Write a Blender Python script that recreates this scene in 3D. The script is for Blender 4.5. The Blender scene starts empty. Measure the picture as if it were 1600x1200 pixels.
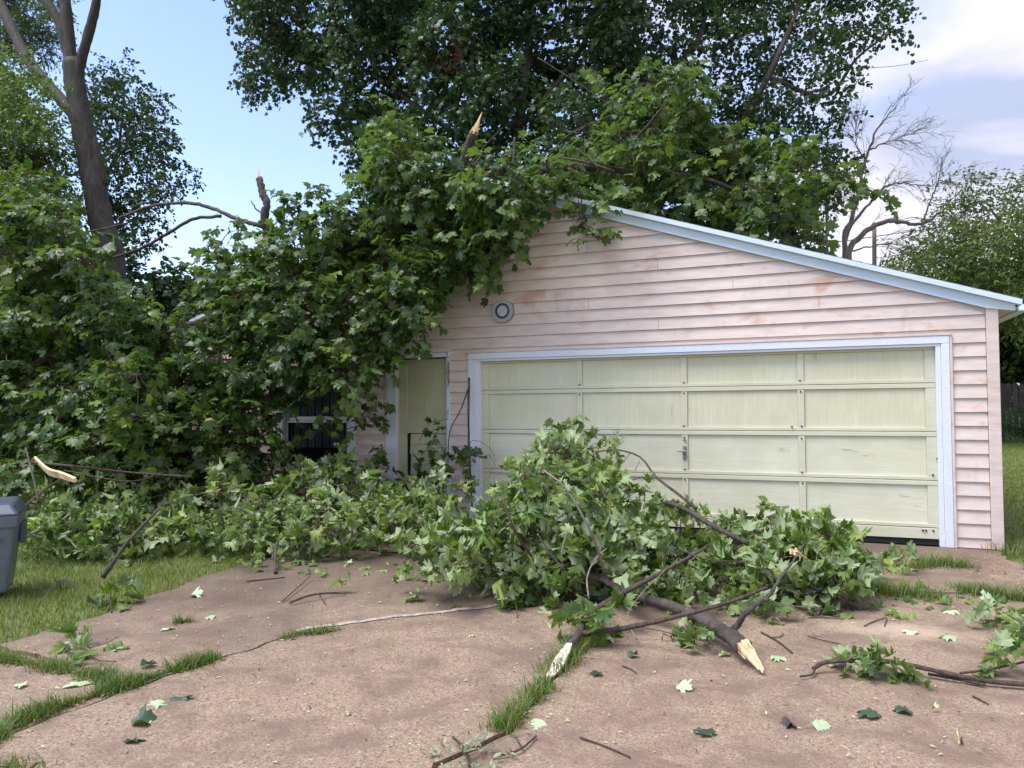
import bpy, math
import numpy as np
from mathutils import Matrix, Vector

rad = math.radians
S = bpy.context.scene
COL = S.collection
RNG = np.random.default_rng(11)

# ------------------------------------------------------------------ camera
CAM = np.array([4.257, -9.188, 1.568])
YAW, PIT, ROL, F = rad(22.41), rad(1.65), rad(-.47), 1155.


def ray(u, v):
    """direction through a point of the photograph (1600 x 1200), unit depth"""
    x = (u - 800) / F
    z = -(v - 600) / F
    c, s = math.cos(ROL), math.sin(ROL)
    X = c * x - s * z
    Z = s * x + c * z
    c, s = math.cos(PIT), math.sin(PIT)
    y2 = c - s * Z
    z2 = s + c * Z
    c, s = math.cos(YAW), math.sin(YAW)
    return np.array([c * X - s * y2, s * X + c * y2, z2])


def atY(u, v, y):
    d = ray(u, v)
    return CAM + (y - CAM[1]) / d[1] * d


def atZ(u, v, z=0.):
    d = ray(u, v)
    return CAM + (z - CAM[2]) / d[2] * d


FWD = ray(800, 600)


def depth(p):
    return float((np.asarray(p) - CAM) @ FWD)


cd = bpy.data.cameras.new('camera')
cam = bpy.data.objects.new('camera', cd)
COL.objects.link(cam)
fx = Vector(ray(800 + F, 600) - FWD)
fz = Vector(ray(800, 600 - F) - FWD)
m = Matrix.Identity(4)
for i in range(3):
    m[i][0] = fx[i]
    m[i][1] = fz[i]
    m[i][2] = -FWD[i]
    m[i][3] = CAM[i]
cam.matrix_world = m
cd.sensor_width = 36
cd.lens = F / 1600 * 36
cd.clip_end = 2000
cd.clip_start = .05
S.camera = cam

# ------------------------------------------------------------------ sky, sun, exposure
SUN_EL, SUN_AZ = rad(64), rad(228)       # azimuth clockwise from +Y
w = bpy.data.worlds.new('World')
S.world = w
w.use_nodes = True
nt = w.node_tree
nt.nodes.clear()


def N(t, typ, **kw):
    n = t.nodes.new(typ)
    for k, v in kw.items():
        setattr(n, k, v)
    return n


def setin(n, **kw):
    for k, v in kw.items():
        n.inputs[k.replace('_', ' ')].default_value = v
    return n


wo = N(nt, 'ShaderNodeOutputWorld')
bg = N(nt, 'ShaderNodeBackground')
bg.inputs[1].default_value = .088
nt.links.new(bg.outputs[0], wo.inputs[0])
sky = N(nt, 'ShaderNodeTexSky', sky_type='NISHITA', sun_disc=False, sun_elevation=SUN_EL, sun_rotation=SUN_AZ,
        air_density=1.3, dust_density=.6, ozone_density=2.2)
tc = N(nt, 'ShaderNodeTexCoord')


def math_n(t, op, a, b=None, clamp=False):
    n = N(t, 'ShaderNodeMath', operation=op, use_clamp=clamp)
    for i, x in enumerate((a, b)):
        if x is None:
            continue
        if isinstance(x, (int, float)):
            n.inputs[i].default_value = x
        else:
            t.links.new(x, n.inputs[i])
    return n.outputs[0]


mp = N(nt, 'ShaderNodeMapping')
mp.inputs['Scale'].default_value = (1, 1, 2.4)
mp.inputs['Location'].default_value = (.9, 3.3, 2.25)
nt.links.new(tc.outputs['Generated'], mp.inputs[0])
cn = N(nt, 'ShaderNodeTexNoise')
setin(cn, Scale=2.1, Detail=7, Roughness=.55)
nt.links.new(mp.outputs[0], cn.inputs['Vector'])
sx = N(nt, 'ShaderNodeSeparateXYZ')
nt.links.new(tc.outputs['Generated'], sx.inputs[0])
# the cloud bank covers the east, thin cloud lies low all round
bias = math_n(nt, 'ADD', math_n(nt, 'MULTIPLY', sx.outputs[0], .95), math_n(nt, 'MULTIPLY', sx.outputs[2], -.62))
mk = math_n(nt, 'ADD', math_n(nt, 'MULTIPLY', cn.outputs[0], 1.15), bias)
mr = N(nt, 'ShaderNodeMapRange', interpolation_type='SMOOTHSTEP')
nt.links.new(mk, mr.inputs[0])
mr.inputs[1].default_value = .13
mr.inputs[2].default_value = .52
cn2 = N(nt, 'ShaderNodeTexNoise')
setin(cn2, Scale=1.9, Detail=6, Roughness=.5, Distortion=.2)
nt.links.new(mp.outputs[0], cn2.inputs['Vector'])
cr = N(nt, 'ShaderNodeValToRGB')
cr.color_ramp.elements[0].position = .37
cr.color_ramp.elements[0].color = (.44, .50, .68, 1)
cr.color_ramp.elements[1].position = .47
cr.color_ramp.elements[1].color = (.82, .79, .89, 1)
nt.links.new(cn2.outputs[0], cr.inputs[0])
cb = N(nt, 'ShaderNodeVectorMath', operation='SCALE')
cb.inputs['Scale'].default_value = 6.6
nt.links.new(cr.outputs[0], cb.inputs[0])
sk2 = N(nt, 'ShaderNodeVectorMath', operation='MULTIPLY')
sk2.inputs[1].default_value = (1.42, 1.30, 1.50)
nt.links.new(sky.outputs[0], sk2.inputs[0])
mxw = N(nt, 'ShaderNodeMix', data_type='RGBA')
nt.links.new(mr.outputs[0], mxw.inputs[0])
nt.links.new(sk2.outputs[0], mxw.inputs[6])
nt.links.new(cb.outputs[0], mxw.inputs[7])
nt.links.new(mxw.outputs[2], bg.inputs[0])

sl = bpy.data.lights.new('sun', 'SUN')
sl.energy = 2.3
sl.angle = rad(36)
sl.color = (1, .95, .87)
sun = bpy.data.objects.new('sun', sl)
COL.objects.link(sun)
sd = Vector((math.sin(SUN_AZ) * math.cos(SUN_EL), math.cos(SUN_AZ) * math.cos(SUN_EL), math.sin(SUN_EL)))
sun.rotation_euler = sd.to_track_quat('Z', 'Y').to_euler()
S.view_settings.view_transform = 'Standard'
S.view_settings.look = 'None'
S.view_settings.exposure = 1.2
S.view_settings.gamma = 1
S.view_settings.use_curve_mapping = False
S.render.engine = 'CYCLES'
S.cycles.max_bounces = 8
S.cycles.transparent_max_bounces = 16

# ------------------------------------------------------------------ materials


def mat(name):
    M = bpy.data.materials.new(name)
    M.use_nodes = True
    t = M.node_tree
    p = t.nodes['Principled BSDF']
    return M, t, p


def noise(t, scale, detail=4, rough=.55, vec=None, stretch=None, dist=0, coord='Object'):
    n = N(t, 'ShaderNodeTexNoise')
    setin(n, Scale=scale, Detail=detail, Roughness=rough, Distortion=dist)
    c = N(t, 'ShaderNodeTexCoord')
    src = c.outputs[coord]
    if stretch:
        mpn = N(t, 'ShaderNodeMapping')
        mpn.inputs['Scale'].default_value = stretch
        t.links.new(src, mpn.inputs[0])
        src = mpn.outputs[0]
    t.links.new(src, n.inputs['Vector'])
    return n.outputs[0]


def wpos_noise(t, scale, detail=4, rough=.55, stretch=None, dist=0):
    """noise in world space, so pieces cut from one surface differ"""
    n = N(t, 'ShaderNodeTexNoise')
    setin(n, Scale=scale, Detail=detail, Roughness=rough, Distortion=dist)
    g = N(t, 'ShaderNodeNewGeometry')
    src = g.outputs['Position']
    if stretch:
        mpn = N(t, 'ShaderNodeMapping')
        mpn.inputs['Scale'].default_value = stretch
        t.links.new(src, mpn.inputs[0])
        src = mpn.outputs[0]
    t.links.new(src, n.inputs['Vector'])
    return n.outputs[0]


def ramp(t, fac, stops):
    r = N(t, 'ShaderNodeValToRGB')
    while len(r.color_ramp.elements) < len(stops):
        r.color_ramp.elements.new(.5)
    for e, (p, c) in zip(r.color_ramp.elements, stops):
        e.position = p
        e.color = (*c, 1) if len(c) == 3 else c
    t.links.new(fac, r.inputs[0])
    return r.outputs[0]


def mix(t, fac, a, b, mode='MIX'):
    n = N(t, 'ShaderNodeMix', data_type='RGBA', blend_type=mode)
    for i, x in ((0, fac), (6, a), (7, b)):
        if isinstance(x, (int, float)):
            n.inputs[i].default_value = x
        elif isinstance(x, tuple):
            n.inputs[i].default_value = (*x, 1)
        else:
            t.links.new(x, n.inputs[i])
    return n.outputs[2]


def bump(t, p, h, strength=.3, dist=.01):
    b = N(t, 'ShaderNodeBump')
    b.inputs['Strength'].default_value = strength
    b.inputs['Distance'].default_value = dist
    t.links.new(h, b.inputs['Height'])
    t.links.new(b.outputs[0], p.inputs['Normal'])


def attr(t, name):
    a = N(t, 'ShaderNodeAttribute')
    a.attribute_name = name
    return a.outputs['Fac']


def simple(name, col, rough=.6, var=.15, scale=8, metal=0, bmp=0):
    M, t, p = mat(name)
    n = wpos_noise(t, scale, 5)
    dark = tuple(c * (1 - var) for c in col)
    lite = tuple(min(1, c * (1 + var)) for c in col)
    t.links.new(ramp(t, n, [(.3, dark), (.7, lite)]), p.inputs['Base Color'])
    p.inputs['Roughness'].default_value = rough
    p.inputs['Metallic'].default_value = metal
    if bmp:
        bump(t, p, wpos_noise(t, scale * 6, 3), bmp, .004)
    return M


def leaf_material(name, dark, mid, lite, under, trans=.28, rough=.42, brown=None):
    M, t, p = mat(name)
    oi = N(t, 'ShaderNodeObjectInfo')
    f = math_n(t, 'FRACT', math_n(t, 'ADD', attr(t, 'tint'), oi.outputs['Random']))
    big = wpos_noise(t, 1.1, 3)
    f2 = math_n(t, 'ADD', math_n(t, 'MULTIPLY', f, .62), math_n(t, 'MULTIPLY', math_n(t, 'SUBTRACT', big, .3), .9), clamp=True)
    stops = [(.1, dark), (.55, mid), (.95, lite)]
    c = ramp(t, f2, stops)
    g = N(t, 'ShaderNodeNewGeometry')
    un = mix(t, .25, under, c)
    c = mix(t, g.outputs['Backfacing'], c, un)
    c = mix(t, attr(t, 'petiole'), c, (.30, .34, .10))
    if brown:
        c = mix(t, math_n(t, 'GREATER_THAN', f, 1 - brown), c, (.20, .16, .05))
    t.links.new(c, p.inputs['Base Color'])
    p.inputs['Roughness'].default_value = rough
    p.inputs['Specular IOR Level'].default_value = .42
    tr = N(t, 'ShaderNodeBsdfTranslucent')
    t.links.new(mix(t, 1., c, (1.5, 1.7, .55), 'MULTIPLY'), tr.inputs[0])
    mx = N(t, 'ShaderNodeMixShader')
    mx.inputs[0].default_value = trans
    t.links.new(p.outputs[0], mx.inputs[1])
    t.links.new(tr.outputs[0], mx.inputs[2])
    out = [n for n in t.nodes if n.type == 'OUTPUT_MATERIAL'][0]
    t.links.new(mx.outputs[0], out.inputs[0])
    return M


M_LEAF = leaf_material('maple_leaf', (.012, .034, .007), (.040, .096, .012), (.15, .225, .028), (.15, .22, .09))
M_WILT = leaf_material('wilting_maple_leaf', (.048, .098, .020), (.125, .205, .046), (.30, .37, .10), (.31, .385, .215), .25, .5, .006)
M_BGLEAF = leaf_material('distant_maple_leaf', (.013, .036, .011), (.030, .070, .020), (.075, .125, .030), (.06, .10, .05), .22, .45)
M_FINE = leaf_material('fine_leaf', (.028, .062, .018), (.070, .125, .030), (.17, .215, .050), (.10, .15, .08), .3, .5)
M_SHRUB = leaf_material('shrub_leaf', (.045, .085, .018), (.10, .16, .030), (.19, .235, .055), (.13, .18, .08), .3, .5)
M_GRASS = leaf_material('grass_blade', (.11, .165, .025), (.22, .27, .052), (.37, .36, .12), (.11, .17, .05), .25, .5, .10)
M_TUFT = leaf_material('tuft_grass_blade', (.05, .12, .018), (.11, .21, .03), (.25, .31, .07), (.10, .18, .05), .25, .5, .24)
M_DEADLEAF = simple('dead_leaf', (.085, .036, .022), .7, .4, 6)


def bark_material(name, a, b, sc=14):
    M, t, p = mat(name)
    n = wpos_noise(t, sc, 6, .7, (1, 1, .14))
    n2 = wpos_noise(t, 2.2, 3)
    c = ramp(t, n, [(.38, a), (.62, b)])
    c = mix(t, math_n(t, 'MULTIPLY', n2, .35), c, (.09, .085, .07))
    t.links.new(c, p.inputs['Base Color'])
    p.inputs['Roughness'].default_value = .8
    bump(t, p, n, 1.0, .05)
    return M


M_BARK = bark_material('dark_bark', (.035, .027, .022), (.11, .085, .07))
M_TRUNK = bark_material('ridged_bark', (.010, .008, .007), (.055, .045, .04), 11)
M_TWIG = bark_material('twig_bark', (.05, .032, .024), (.15, .10, .075), 30)
M_GREYBARK = bark_material('grey_bare_bark', (.20, .165, .155), (.36, .30, .28), 12)


def make_wood():
    M, t, p = mat('fresh_broken_wood')
    n = noise(t, 40, 5, .6, stretch=(1, 1, .2))
    n2 = noise(t, 9, 4)
    c = ramp(t, n, [(.3, (.46, .30, .13)), (.55, (.70, .53, .31)), (.8, (.80, .68, .47))])
    c = mix(t, ramp(t, n2, [(.56, (0, 0, 0)), (.68, (1, 1, 1))]), c, (.36, .15, .05))
    t.links.new(c, p.inputs['Base Color'])
    p.inputs['Roughness'].default_value = .7
    bump(t, p, n, .7, .01)
    return M


M_WOOD = make_wood()


def make_concrete():
    M, t, p = mat('exposed_aggregate_concrete')
    fine = wpos_noise(t, 120, 3, .7)
    med = wpos_noise(t, 38, 4, .7)
    big = wpos_noise(t, .75, 5, .6)
    st = wpos_noise(t, 2.6, 6, .68, dist=.4)
    c = ramp(t, fine, [(.30, (.10, .072, .050)), (.50, (.235, .168, .112)), (.70, (.375, .28, .195))])
    v = N(t, 'ShaderNodeTexVoronoi')
    v.inputs['Scale'].default_value = 80
    g = N(t, 'ShaderNodeNewGeometry')
    t.links.new(g.outputs['Position'], v.inputs['Vector'])
    vv = N(t, 'ShaderNodeSeparateColor')
    t.links.new(v.outputs['Color'], vv.inputs[0])
    peb = ramp(t, vv.outputs[0], [(0, (.21, .155, .11)), (.30, (.38, .26, .165)), (.6, (.30, .23, .165)), (.78, (.07, .052, .04)), (1, (.56, .45, .34))])
    c = mix(t, .42, c, peb)
    c = mix(t, ramp(t, wpos_noise(t, 75, 2, .5), [(.60, (0, 0, 0)), (.66, (.7, .7, .7))]), c, (.055, .045, .038))
    # broad weather staining, darker and damp towards the garage and the lawn
    c = mix(t, ramp(t, st, [(.44, (0, 0, 0)), (.62, (.85, .85, .85))]), c, (.155, .105, .075))
    sp = N(t, 'ShaderNodeSeparateXYZ')
    t.links.new(g.outputs['Position'], sp.inputs[0])
    dy = math_n(t, 'ADD', math_n(t, 'MULTIPLY', math_n(t, 'ADD', sp.outputs[1], 5.3), .36), math_n(t, 'MULTIPLY', math_n(t, 'SUBTRACT', big, .5), 2.6))
    dx = math_n(t, 'MULTIPLY', math_n(t, 'SUBTRACT', 1.3, sp.outputs[0]), .26)
    dm = math_n(t, 'MULTIPLY', math_n(t, 'ADD', dy, dx), .8, clamp=True)
    c = mix(t, math_n(t, 'MULTIPLY', dm, .95), c, (.085, .060, .042))
    # the pale sandy patch to the right of the log
    dist = N(t, 'ShaderNodeVectorMath', operation='DISTANCE')
    sc = N(t, 'ShaderNodeVectorMath', operation='MULTIPLY')
    sc.inputs[1].default_value = (1.15, 2.6, 0)
    t.links.new(g.outputs['Position'], sc.inputs[0])
    t.links.new(sc.outputs[0], dist.inputs[0])
    dist.inputs[1].default_value = (4.80 * 1.15, -3.42 * 2.6, 0)
    pm = math_n(t, 'SUBTRACT', 1.12, math_n(t, 'ADD', dist.outputs['Value'], math_n(t, 'MULTIPLY', st, .9)))
    pm = math_n(t, 'MULTIPLY', pm, 2.2, clamp=True)
    c = mix(t, math_n(t, 'MULTIPLY', pm, .6), c, (.47, .36, .25))
    t.links.new(c, p.inputs['Base Color'])
    p.inputs['Roughness'].default_value = .82
    hh = math_n(t, 'ADD', math_n(t, 'MULTIPLY', v.outputs['Distance'], -.6), math_n(t, 'MULTIPLY', med, .8))
    bump(t, p, hh, .55, .006)
    return M


M_CONC = make_concrete()
M_MORTAR = simple('pale_mortar', (.33, .27, .23), .9, .5, 22, bmp=.5)


def make_soil():
    M, t, p = mat('lawn_soil')
    n = wpos_noise(t, 30, 6, .7)
    b = wpos_noise(t, 1.2, 4)
    c = ramp(t, n, [(.3, (.06, .080, .02)), (.55, (.15, .18, .045)), (.75, (.26, .26, .10))])
    c = mix(t, ramp(t, b, [(.45, (0, 0, 0)), (.75, (.6, .6, .6))]), c, (.15, .115, .06))
    t.links.new(c, p.inputs['Base Color'])
    p.inputs['Roughness'].default_value = .95
    bump(t, p, n, .8, .03)
    return M


M_SOIL = make_soil()


def make_siding():
    M, t, p = mat('pink_siding_paint')
    a = wpos_noise(t, 1.9, 5, .6, (1, 1, 2.2), .3)
    b = wpos_noise(t, 9, 5, .6, (.35, 1, 1.6))
    d = wpos_noise(t, 55, 2, .5)
    c = ramp(t, b, [(.3, (.585, .49, .435)), (.7, (.715, .615, .56))])
    c = mix(t, ramp(t, a, [(.56, (0, 0, 0)), (.68, (.9, .9, .9))]), c, (.55, .34, .24))
    c = mix(t, ramp(t, wpos_noise(t, 3.1, 5, .6, (2.4, 1, .6)), [(.60, (0, 0, 0)), (.78, (.5, .5, .5))]), c, (.43, .335, .29))
    c = mix(t, ramp(t, d, [(.77, (0, 0, 0)), (.80, (.9, .9, .9))]), c, (.12, .09, .07))
    t.links.new(c, p.inputs['Base Color'])
    p.inputs['Roughness'].default_value = .55
    bump(t, p, wpos_noise(t, 26, 4, .6, (.06, 1, 1)), .25, .004)
    return M


M_SIDING = make_siding()


def make_painted(name, base, dark, grain_dir, worn, bare=(.20, .16, .11), wamt=.66):
    M, t, p = mat(name)
    st = {'v': (1, 1, .05), 'h': (.05, 1, 1), 'n': (.5, .5, .5)}[grain_dir]
    g = wpos_noise(t, 60, 5, .6, st)
    b = wpos_noise(t, 2.2, 4, .6)
    c = ramp(t, b, [(.3, dark), (.7, base)])
    c = mix(t, ramp(t, g, [(.40, (.30, .30, .30)), (.62, (0, 0, 0))]), c, tuple(x * .80 for x in dark))
    wn = wpos_noise(t, 7, 6, .75, tuple(max(.18, x) for x in st))
    c = mix(t, ramp(t, wn, [(wamt, (0, 0, 0)), (wamt + .045, (worn, worn, worn))]), c, bare)
    t.links.new(c, p.inputs['Base Color'])
    p.inputs['Roughness'].default_value = .6
    bump(t, p, g, .35, .004)
    return M


M_DOORV = make_painted('pale_green_door_paint', (.68, .675, .49), (.60, .60, .41), 'v', .5)
M_DOORH = make_painted('weathered_green_door_paint', (.71, .72, .56), (.62, .63, .44), 'h', .75, (.40, .33, .17), .62)
M_RAIL = make_painted('door_rail_paint', (.66, .655, .50), (.60, .595, .43), 'h', .5)
M_SIDEDOOR = make_painted('olive_green_door_paint', (.50, .51, .345), (.43, .44, .28), 'v', .5)
M_WHITE = make_painted('white_trim_paint', (.74, .79, .86), (.68, .74, .82), 'n', .6, (.25, .22, .2), .70)
M_WORNWHITE = make_painted('peeling_white_paint', (.72, .77, .84), (.62, .68, .76), 'v', .85, (.16, .14, .12), .56)
M_FASCIA = make_painted('pale_blue_fascia_paint', (.66, .78, .88), (.58, .71, .83), 'h', .4, (.35, .36, .36), .74)
M_SHINGLE = simple('grey_shingle', (.10, .10, .105), .9, .4, 25, bmp=.6)
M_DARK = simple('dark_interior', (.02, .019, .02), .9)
M_METAL = simple('dull_metal', (.33, .31, .29), .4, .3, 60, .7)
M_RUST = simple('dark_bolt', (.05, .035, .03), .7, .4, 60)
M_BIN = simple('grey_bin_plastic', (.125, .145, .19), .42, .10, 5)
M_BINLID = simple('dark_bin_plastic', (.07, .085, .12), .35, .12, 5)
M_RUBBER = simple('black_rubber', (.02, .02, .02), .8)
M_FENCE = simple('weathered_fence_board', (.075, .062, .056), .9, .45, 5, bmp=.5)
M_POLE = simple('weathered_pole', (.17, .14, .12), .9, .3, 9)
M_WIRE = simple('black_wire', (.03, .03, .032), .6)
M_CHIP = simple('orange_wood_chip', (.46, .25, .12), .8, .4, 30)
M_LITTER = simple('pale_debris', (.42, .42, .20), .8, .5, 14)
M_GREYPL = simple('grey_dial_plastic', (.42, .45, .47), .5, .2, 90)
M_DIALDK = simple('dark_dial_ring', (.03, .045, .065), .4, .2, 40)
M_DIALFC = simple('pale_dial_face', (.50, .53, .58), .4, .1, 60)
M_CURTAIN = simple('grey_curtain', (.34, .34, .38), .9, .35, 4)


def make_glass():
    M, t, p = mat('window_glass')
    tr = N(t, 'ShaderNodeBsdfTransparent')
    tr.inputs[0].default_value = (.72, .76, .80, 1)
    gl = N(t, 'ShaderNodeBsdfGlossy')
    gl.inputs['Roughness'].default_value = .02
    lw = N(t, 'ShaderNodeLayerWeight')
    lw.inputs[0].default_value = .5
    mx = N(t, 'ShaderNodeMixShader')
    fc_ = math_n(t, 'POWER', lw.outputs['Facing'], 3)
    t.links.new(math_n(t, 'ADD', math_n(t, 'MULTIPLY', fc_, .7), .07), mx.inputs[0])
    t.links.new(tr.outputs[0], mx.inputs[1])
    t.links.new(gl.outputs[0], mx.inputs[2])
    out = [n for n in t.nodes if n.type == 'OUTPUT_MATERIAL'][0]
    t.links.new(mx.outputs[0], out.inputs[0])
    return M


M_GLASS = make_glass()

# ------------------------------------------------------------------ mesh helpers


def mesh_np(name, verts, faces=None, material=None, tris=None, smooth=False, attrs=None):
    """verts (n,3); tris (m,3) as array, or faces as a list of tuples"""
    me = bpy.data.meshes.new(name)
    if tris is not None:
        verts = np.asarray(verts, np.float32)
        tris = np.asarray(tris, np.int32)
        nside = tris.shape[1]
        me.vertices.add(len(verts))
        me.vertices.foreach_set('co', verts.ravel())
        me.loops.add(tris.size)
        me.loops.foreach_set('vertex_index', tris.ravel())
        me.polygons.add(len(tris))
        me.polygons.foreach_set('loop_start', np.arange(0, tris.size, nside, dtype=np.int32))
        me.polygons.foreach_set('loop_total', np.full(len(tris), nside, np.int32))
        if smooth:
            me.polygons.foreach_set('use_smooth', np.ones(len(tris), bool))
        me.update(calc_edges=True)
    else:
        me.from_pydata([tuple(map(float, v)) for v in verts], [], faces)
        if smooth:
            for pl in me.polygons:
                pl.use_smooth = True
        me.update()
    if attrs:
        for k, a in attrs.items():
            at = me.attributes.new(k, 'FLOAT', 'POINT')
            at.data.foreach_set('value', np.asarray(a, np.float32))
    if material:
        me.materials.append(material)
    return me


def link(name, me, parent=None, kind=None):
    o = bpy.data.objects.new(name, me)
    COL.objects.link(o)
    if parent is not None:
        o.parent = parent
        if parent.parent is None and parent.type == 'EMPTY':
            o.location = -Vector(parent.location)
        # children of a part sit at its origin, which is the world origin
    if kind:
        o['kind'] = kind
    return o


def thing(name, label, cat, loc=(0, 0, 0), group=None):
    o = bpy.data.objects.new(name, None)
    COL.objects.link(o)
    o.empty_display_size = .2
    o.location = [float(x) for x in loc]
    return tag(o, label, cat, group)


def tag(o, label, cat, group=None):
    o['label'] = label
    o['category'] = cat
    if group:
        o['group'] = group
    return o


class MB:
    """collects simple solids into one mesh"""

    def __init__(s):
        s.v, s.f = [], []

    def box(s, x0, x1, y0, y1, z0, z1):
        b = len(s.v)
        s.v += [(x0, y0, z0), (x1, y0, z0), (x1, y1, z0), (x0, y1, z0), (x0, y0, z1), (x1, y0, z1), (x1, y1, z1), (x0, y1, z1)]
        s.f += [tuple(b + i for i in q) for q in ((0, 3, 2, 1), (4, 5, 6, 7), (0, 1, 5, 4), (1, 2, 6, 5), (2, 3, 7, 6), (3, 0, 4, 7))]
        return s

    def hexa(s, p):
        """8 corners, bottom ring then top ring (or front ring then back ring)"""
        b = len(s.v)
        s.v += [tuple(q) for q in p]
        s.f += [tuple(b + i for i in q) for q in ((0, 3, 2, 1), (4, 5, 6, 7), (0, 1, 5, 4), (1, 2, 6, 5), (2, 3, 7, 6), (3, 0, 4, 7))]
        return s

    def prism(s, poly, axis, a, b_):
        """extrude a polygon; axis 'y': poly in xz, 'z': poly in xy, 'x': poly in yz"""
        b = len(s.v)
        n = len(poly)
        for t_ in (a, b_):
            for (p, q) in poly:
                s.v.append({'y': (p, t_, q), 'z': (p, q, t_), 'x': (t_, p, q)}[axis])
        s.f.append(tuple(b + i for i in range(n)))
        s.f.append(tuple(b + n + i for i in reversed(range(n))))
        for i in range(n):
            j = (i + 1) % n
            s.f.append((b + i, b + n + i, b + n + j, b + j))
        return s

    def cyl(s, c, axis, r, h, n=16, r2=None):
        r2 = r if r2 is None else r2
        b = len(s.v)
        for k, rr in ((0, r), (1, r2)):
            for i in range(n):
                a = 2 * math.pi * i / n
                p, q = rr * math.cos(a), rr * math.sin(a)
                o = {'y': (p, k * h, q), 'z': (p, q, k * h), 'x': (k * h, p, q)}[axis]
                s.v.append((c[0] + o[0], c[1] + o[1], c[2] + o[2]))
        s.f.append(tuple(b + i for i in range(n)))
        s.f.append(tuple(b + n + i for i in reversed(range(n))))
        for i in range(n):
            j = (i + 1) % n
            s.f.append((b + i, b + n + i, b + n + j, b + j))
        return s

    def build(s, name, material, parent=None, kind=None, bevel=0, seg=2, smooth=False):
        import bmesh
        me = mesh_np(name, s.v, s.f, material, smooth=smooth)
        bm = bmesh.new()
        bm.from_mesh(me)
        bmesh.ops.recalc_face_normals(bm, faces=bm.faces)
        if bevel:
            bmesh.ops.bevel(bm, geom=list(bm.edges), offset=bevel, segments=seg, affect='EDGES', profile=.5)
        bm.to_mesh(me)
        bm.free()
        return link(name, me, parent, kind)


def vnoise(x, y, seed=0):
    return (np.sin(x * 1.7 + seed) * np.cos(y * 2.3 - seed * 1.3) + .5 * np.sin(x * 4.1 + y * 3.3 + seed * 2.1)
            + .25 * np.sin(x * 9.7 - y * 8.1 + seed)) / 1.75


def nrm(a):
    return a / np.maximum(np.linalg.norm(a, axis=-1, keepdims=True), 1e-9)


def catmull(P, k):
    P = np.asarray(P, float)
    Q = np.vstack([2 * P[0] - P[1], P, 2 * P[-1] - P[-2]])
    out = []
    n = len(P) - 1
    for s in np.linspace(0, n, k):
        i = min(int(s), n - 1)
        t = s - i
        a, b, c, d = Q[i], Q[i + 1], Q[i + 2], Q[i + 3]
        out.append(.5 * (2 * b + (c - a) * t + (2 * a - 5 * b + 4 * c - d) * t * t + (3 * b - a - 3 * c + d) * t ** 3))
    return np.array(out)


def tubes(paths, radii, sides=6, wob=0, rng=RNG):
    """paths (n,k,3), radii (n,k) -> verts, quads"""
    P = np.asarray(paths, float)
    R = np.asarray(radii, float)
    n, k, _ = P.shape
    T = nrm(np.gradient(P, axis=1))
    mt = np.abs(P[:, -1] - P[:, 0])
    ref = np.zeros((n, 3))
    ref[np.arange(n), np.argmin(mt, axis=1)] = 1
    A = nrm(np.cross(T, ref[:, None, :]))
    B = np.cross(T, A)
    an = np.arange(sides) * 2 * np.pi / sides
    rr = R[:, :, None] * (1 + (rng.normal(0, wob, (n, k, sides)) if wob else 0))
    V = P[:, :, None, :] + rr[..., None] * (np.cos(an)[None, None, :, None] * A[:, :, None, :] + np.sin(an)[None, None, :, None] * B[:, :, None, :])
    idx = np.arange(n * k * sides).reshape(n, k, sides)
    a = idx[:, :-1, :]
    b = idx[:, 1:, :]
    q = np.stack([a, np.roll(a, -1, 2), np.roll(b, -1, 2), b], -1).reshape(-1, 4)
    return V.reshape(-1, 3), q


def tube_obj(name, pts, r0, r1, material, parent=None, sides=8, k=None, wob=.06, jit=0, rng=RNG, prof=1.0, kind=None):
    k = k or max(6, 4 * len(pts))
    P = catmull(pts, k)
    if jit:
        P[1:-1] += rng.normal(0, jit, P[1:-1].shape)
    r = r0 + (r1 - r0) * np.linspace(0, 1, k) ** prof
    V, Q = tubes(P[None], r[None], sides, wob, rng)
    n = len(V)
    # caps
    V = np.vstack([V, P[0], P[-1]])
    me_f = [tuple(q) for q in Q]
    for i in range(sides):
        j = (i + 1) % sides
        me_f.append((j, i, n))
        me_f.append((n - sides + i, n - sides + j, n + 1))
    me = mesh_np(name, V, me_f, material, smooth=True)
    return link(name, me, parent, kind)


# ------------------------------------------------------------------ leaves
HALF_HI = [(0, 1.0), (.09, .86), (.22, .82), (.19, .63), (.30, .66), (.50, .80), (.49, .64), (.61, .55), (.46, .45), (.40, .36), (.55, .24), (.38, .10), (.12, .03), (0, 0)]
HALF_MID = [(0, 1.0), (.18, .64), (.47, .78), (.40, .40), (.54, .24), (.16, .03)]


def maple(half, closed, c=(0, .35)):
    if closed:
        r = half[1:-1]
        out = [half[0]] + r + [half[-1]] + [(-x, y) for x, y in reversed(r)]
    else:
        r = half[1:]
        out = [half[0]] + r + [(-x, y) for x, y in reversed(r)]
    V = np.array([(c[0], c[1], 0)] + [(x, y, 0) for x, y in out], float)
    n = len(out)
    T = np.array([(0, 1 + i, 1 + (i + 1) % n) for i in range(n)])
    T = T[:, [0, 2, 1]]          # face +Z
    return V, T


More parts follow.
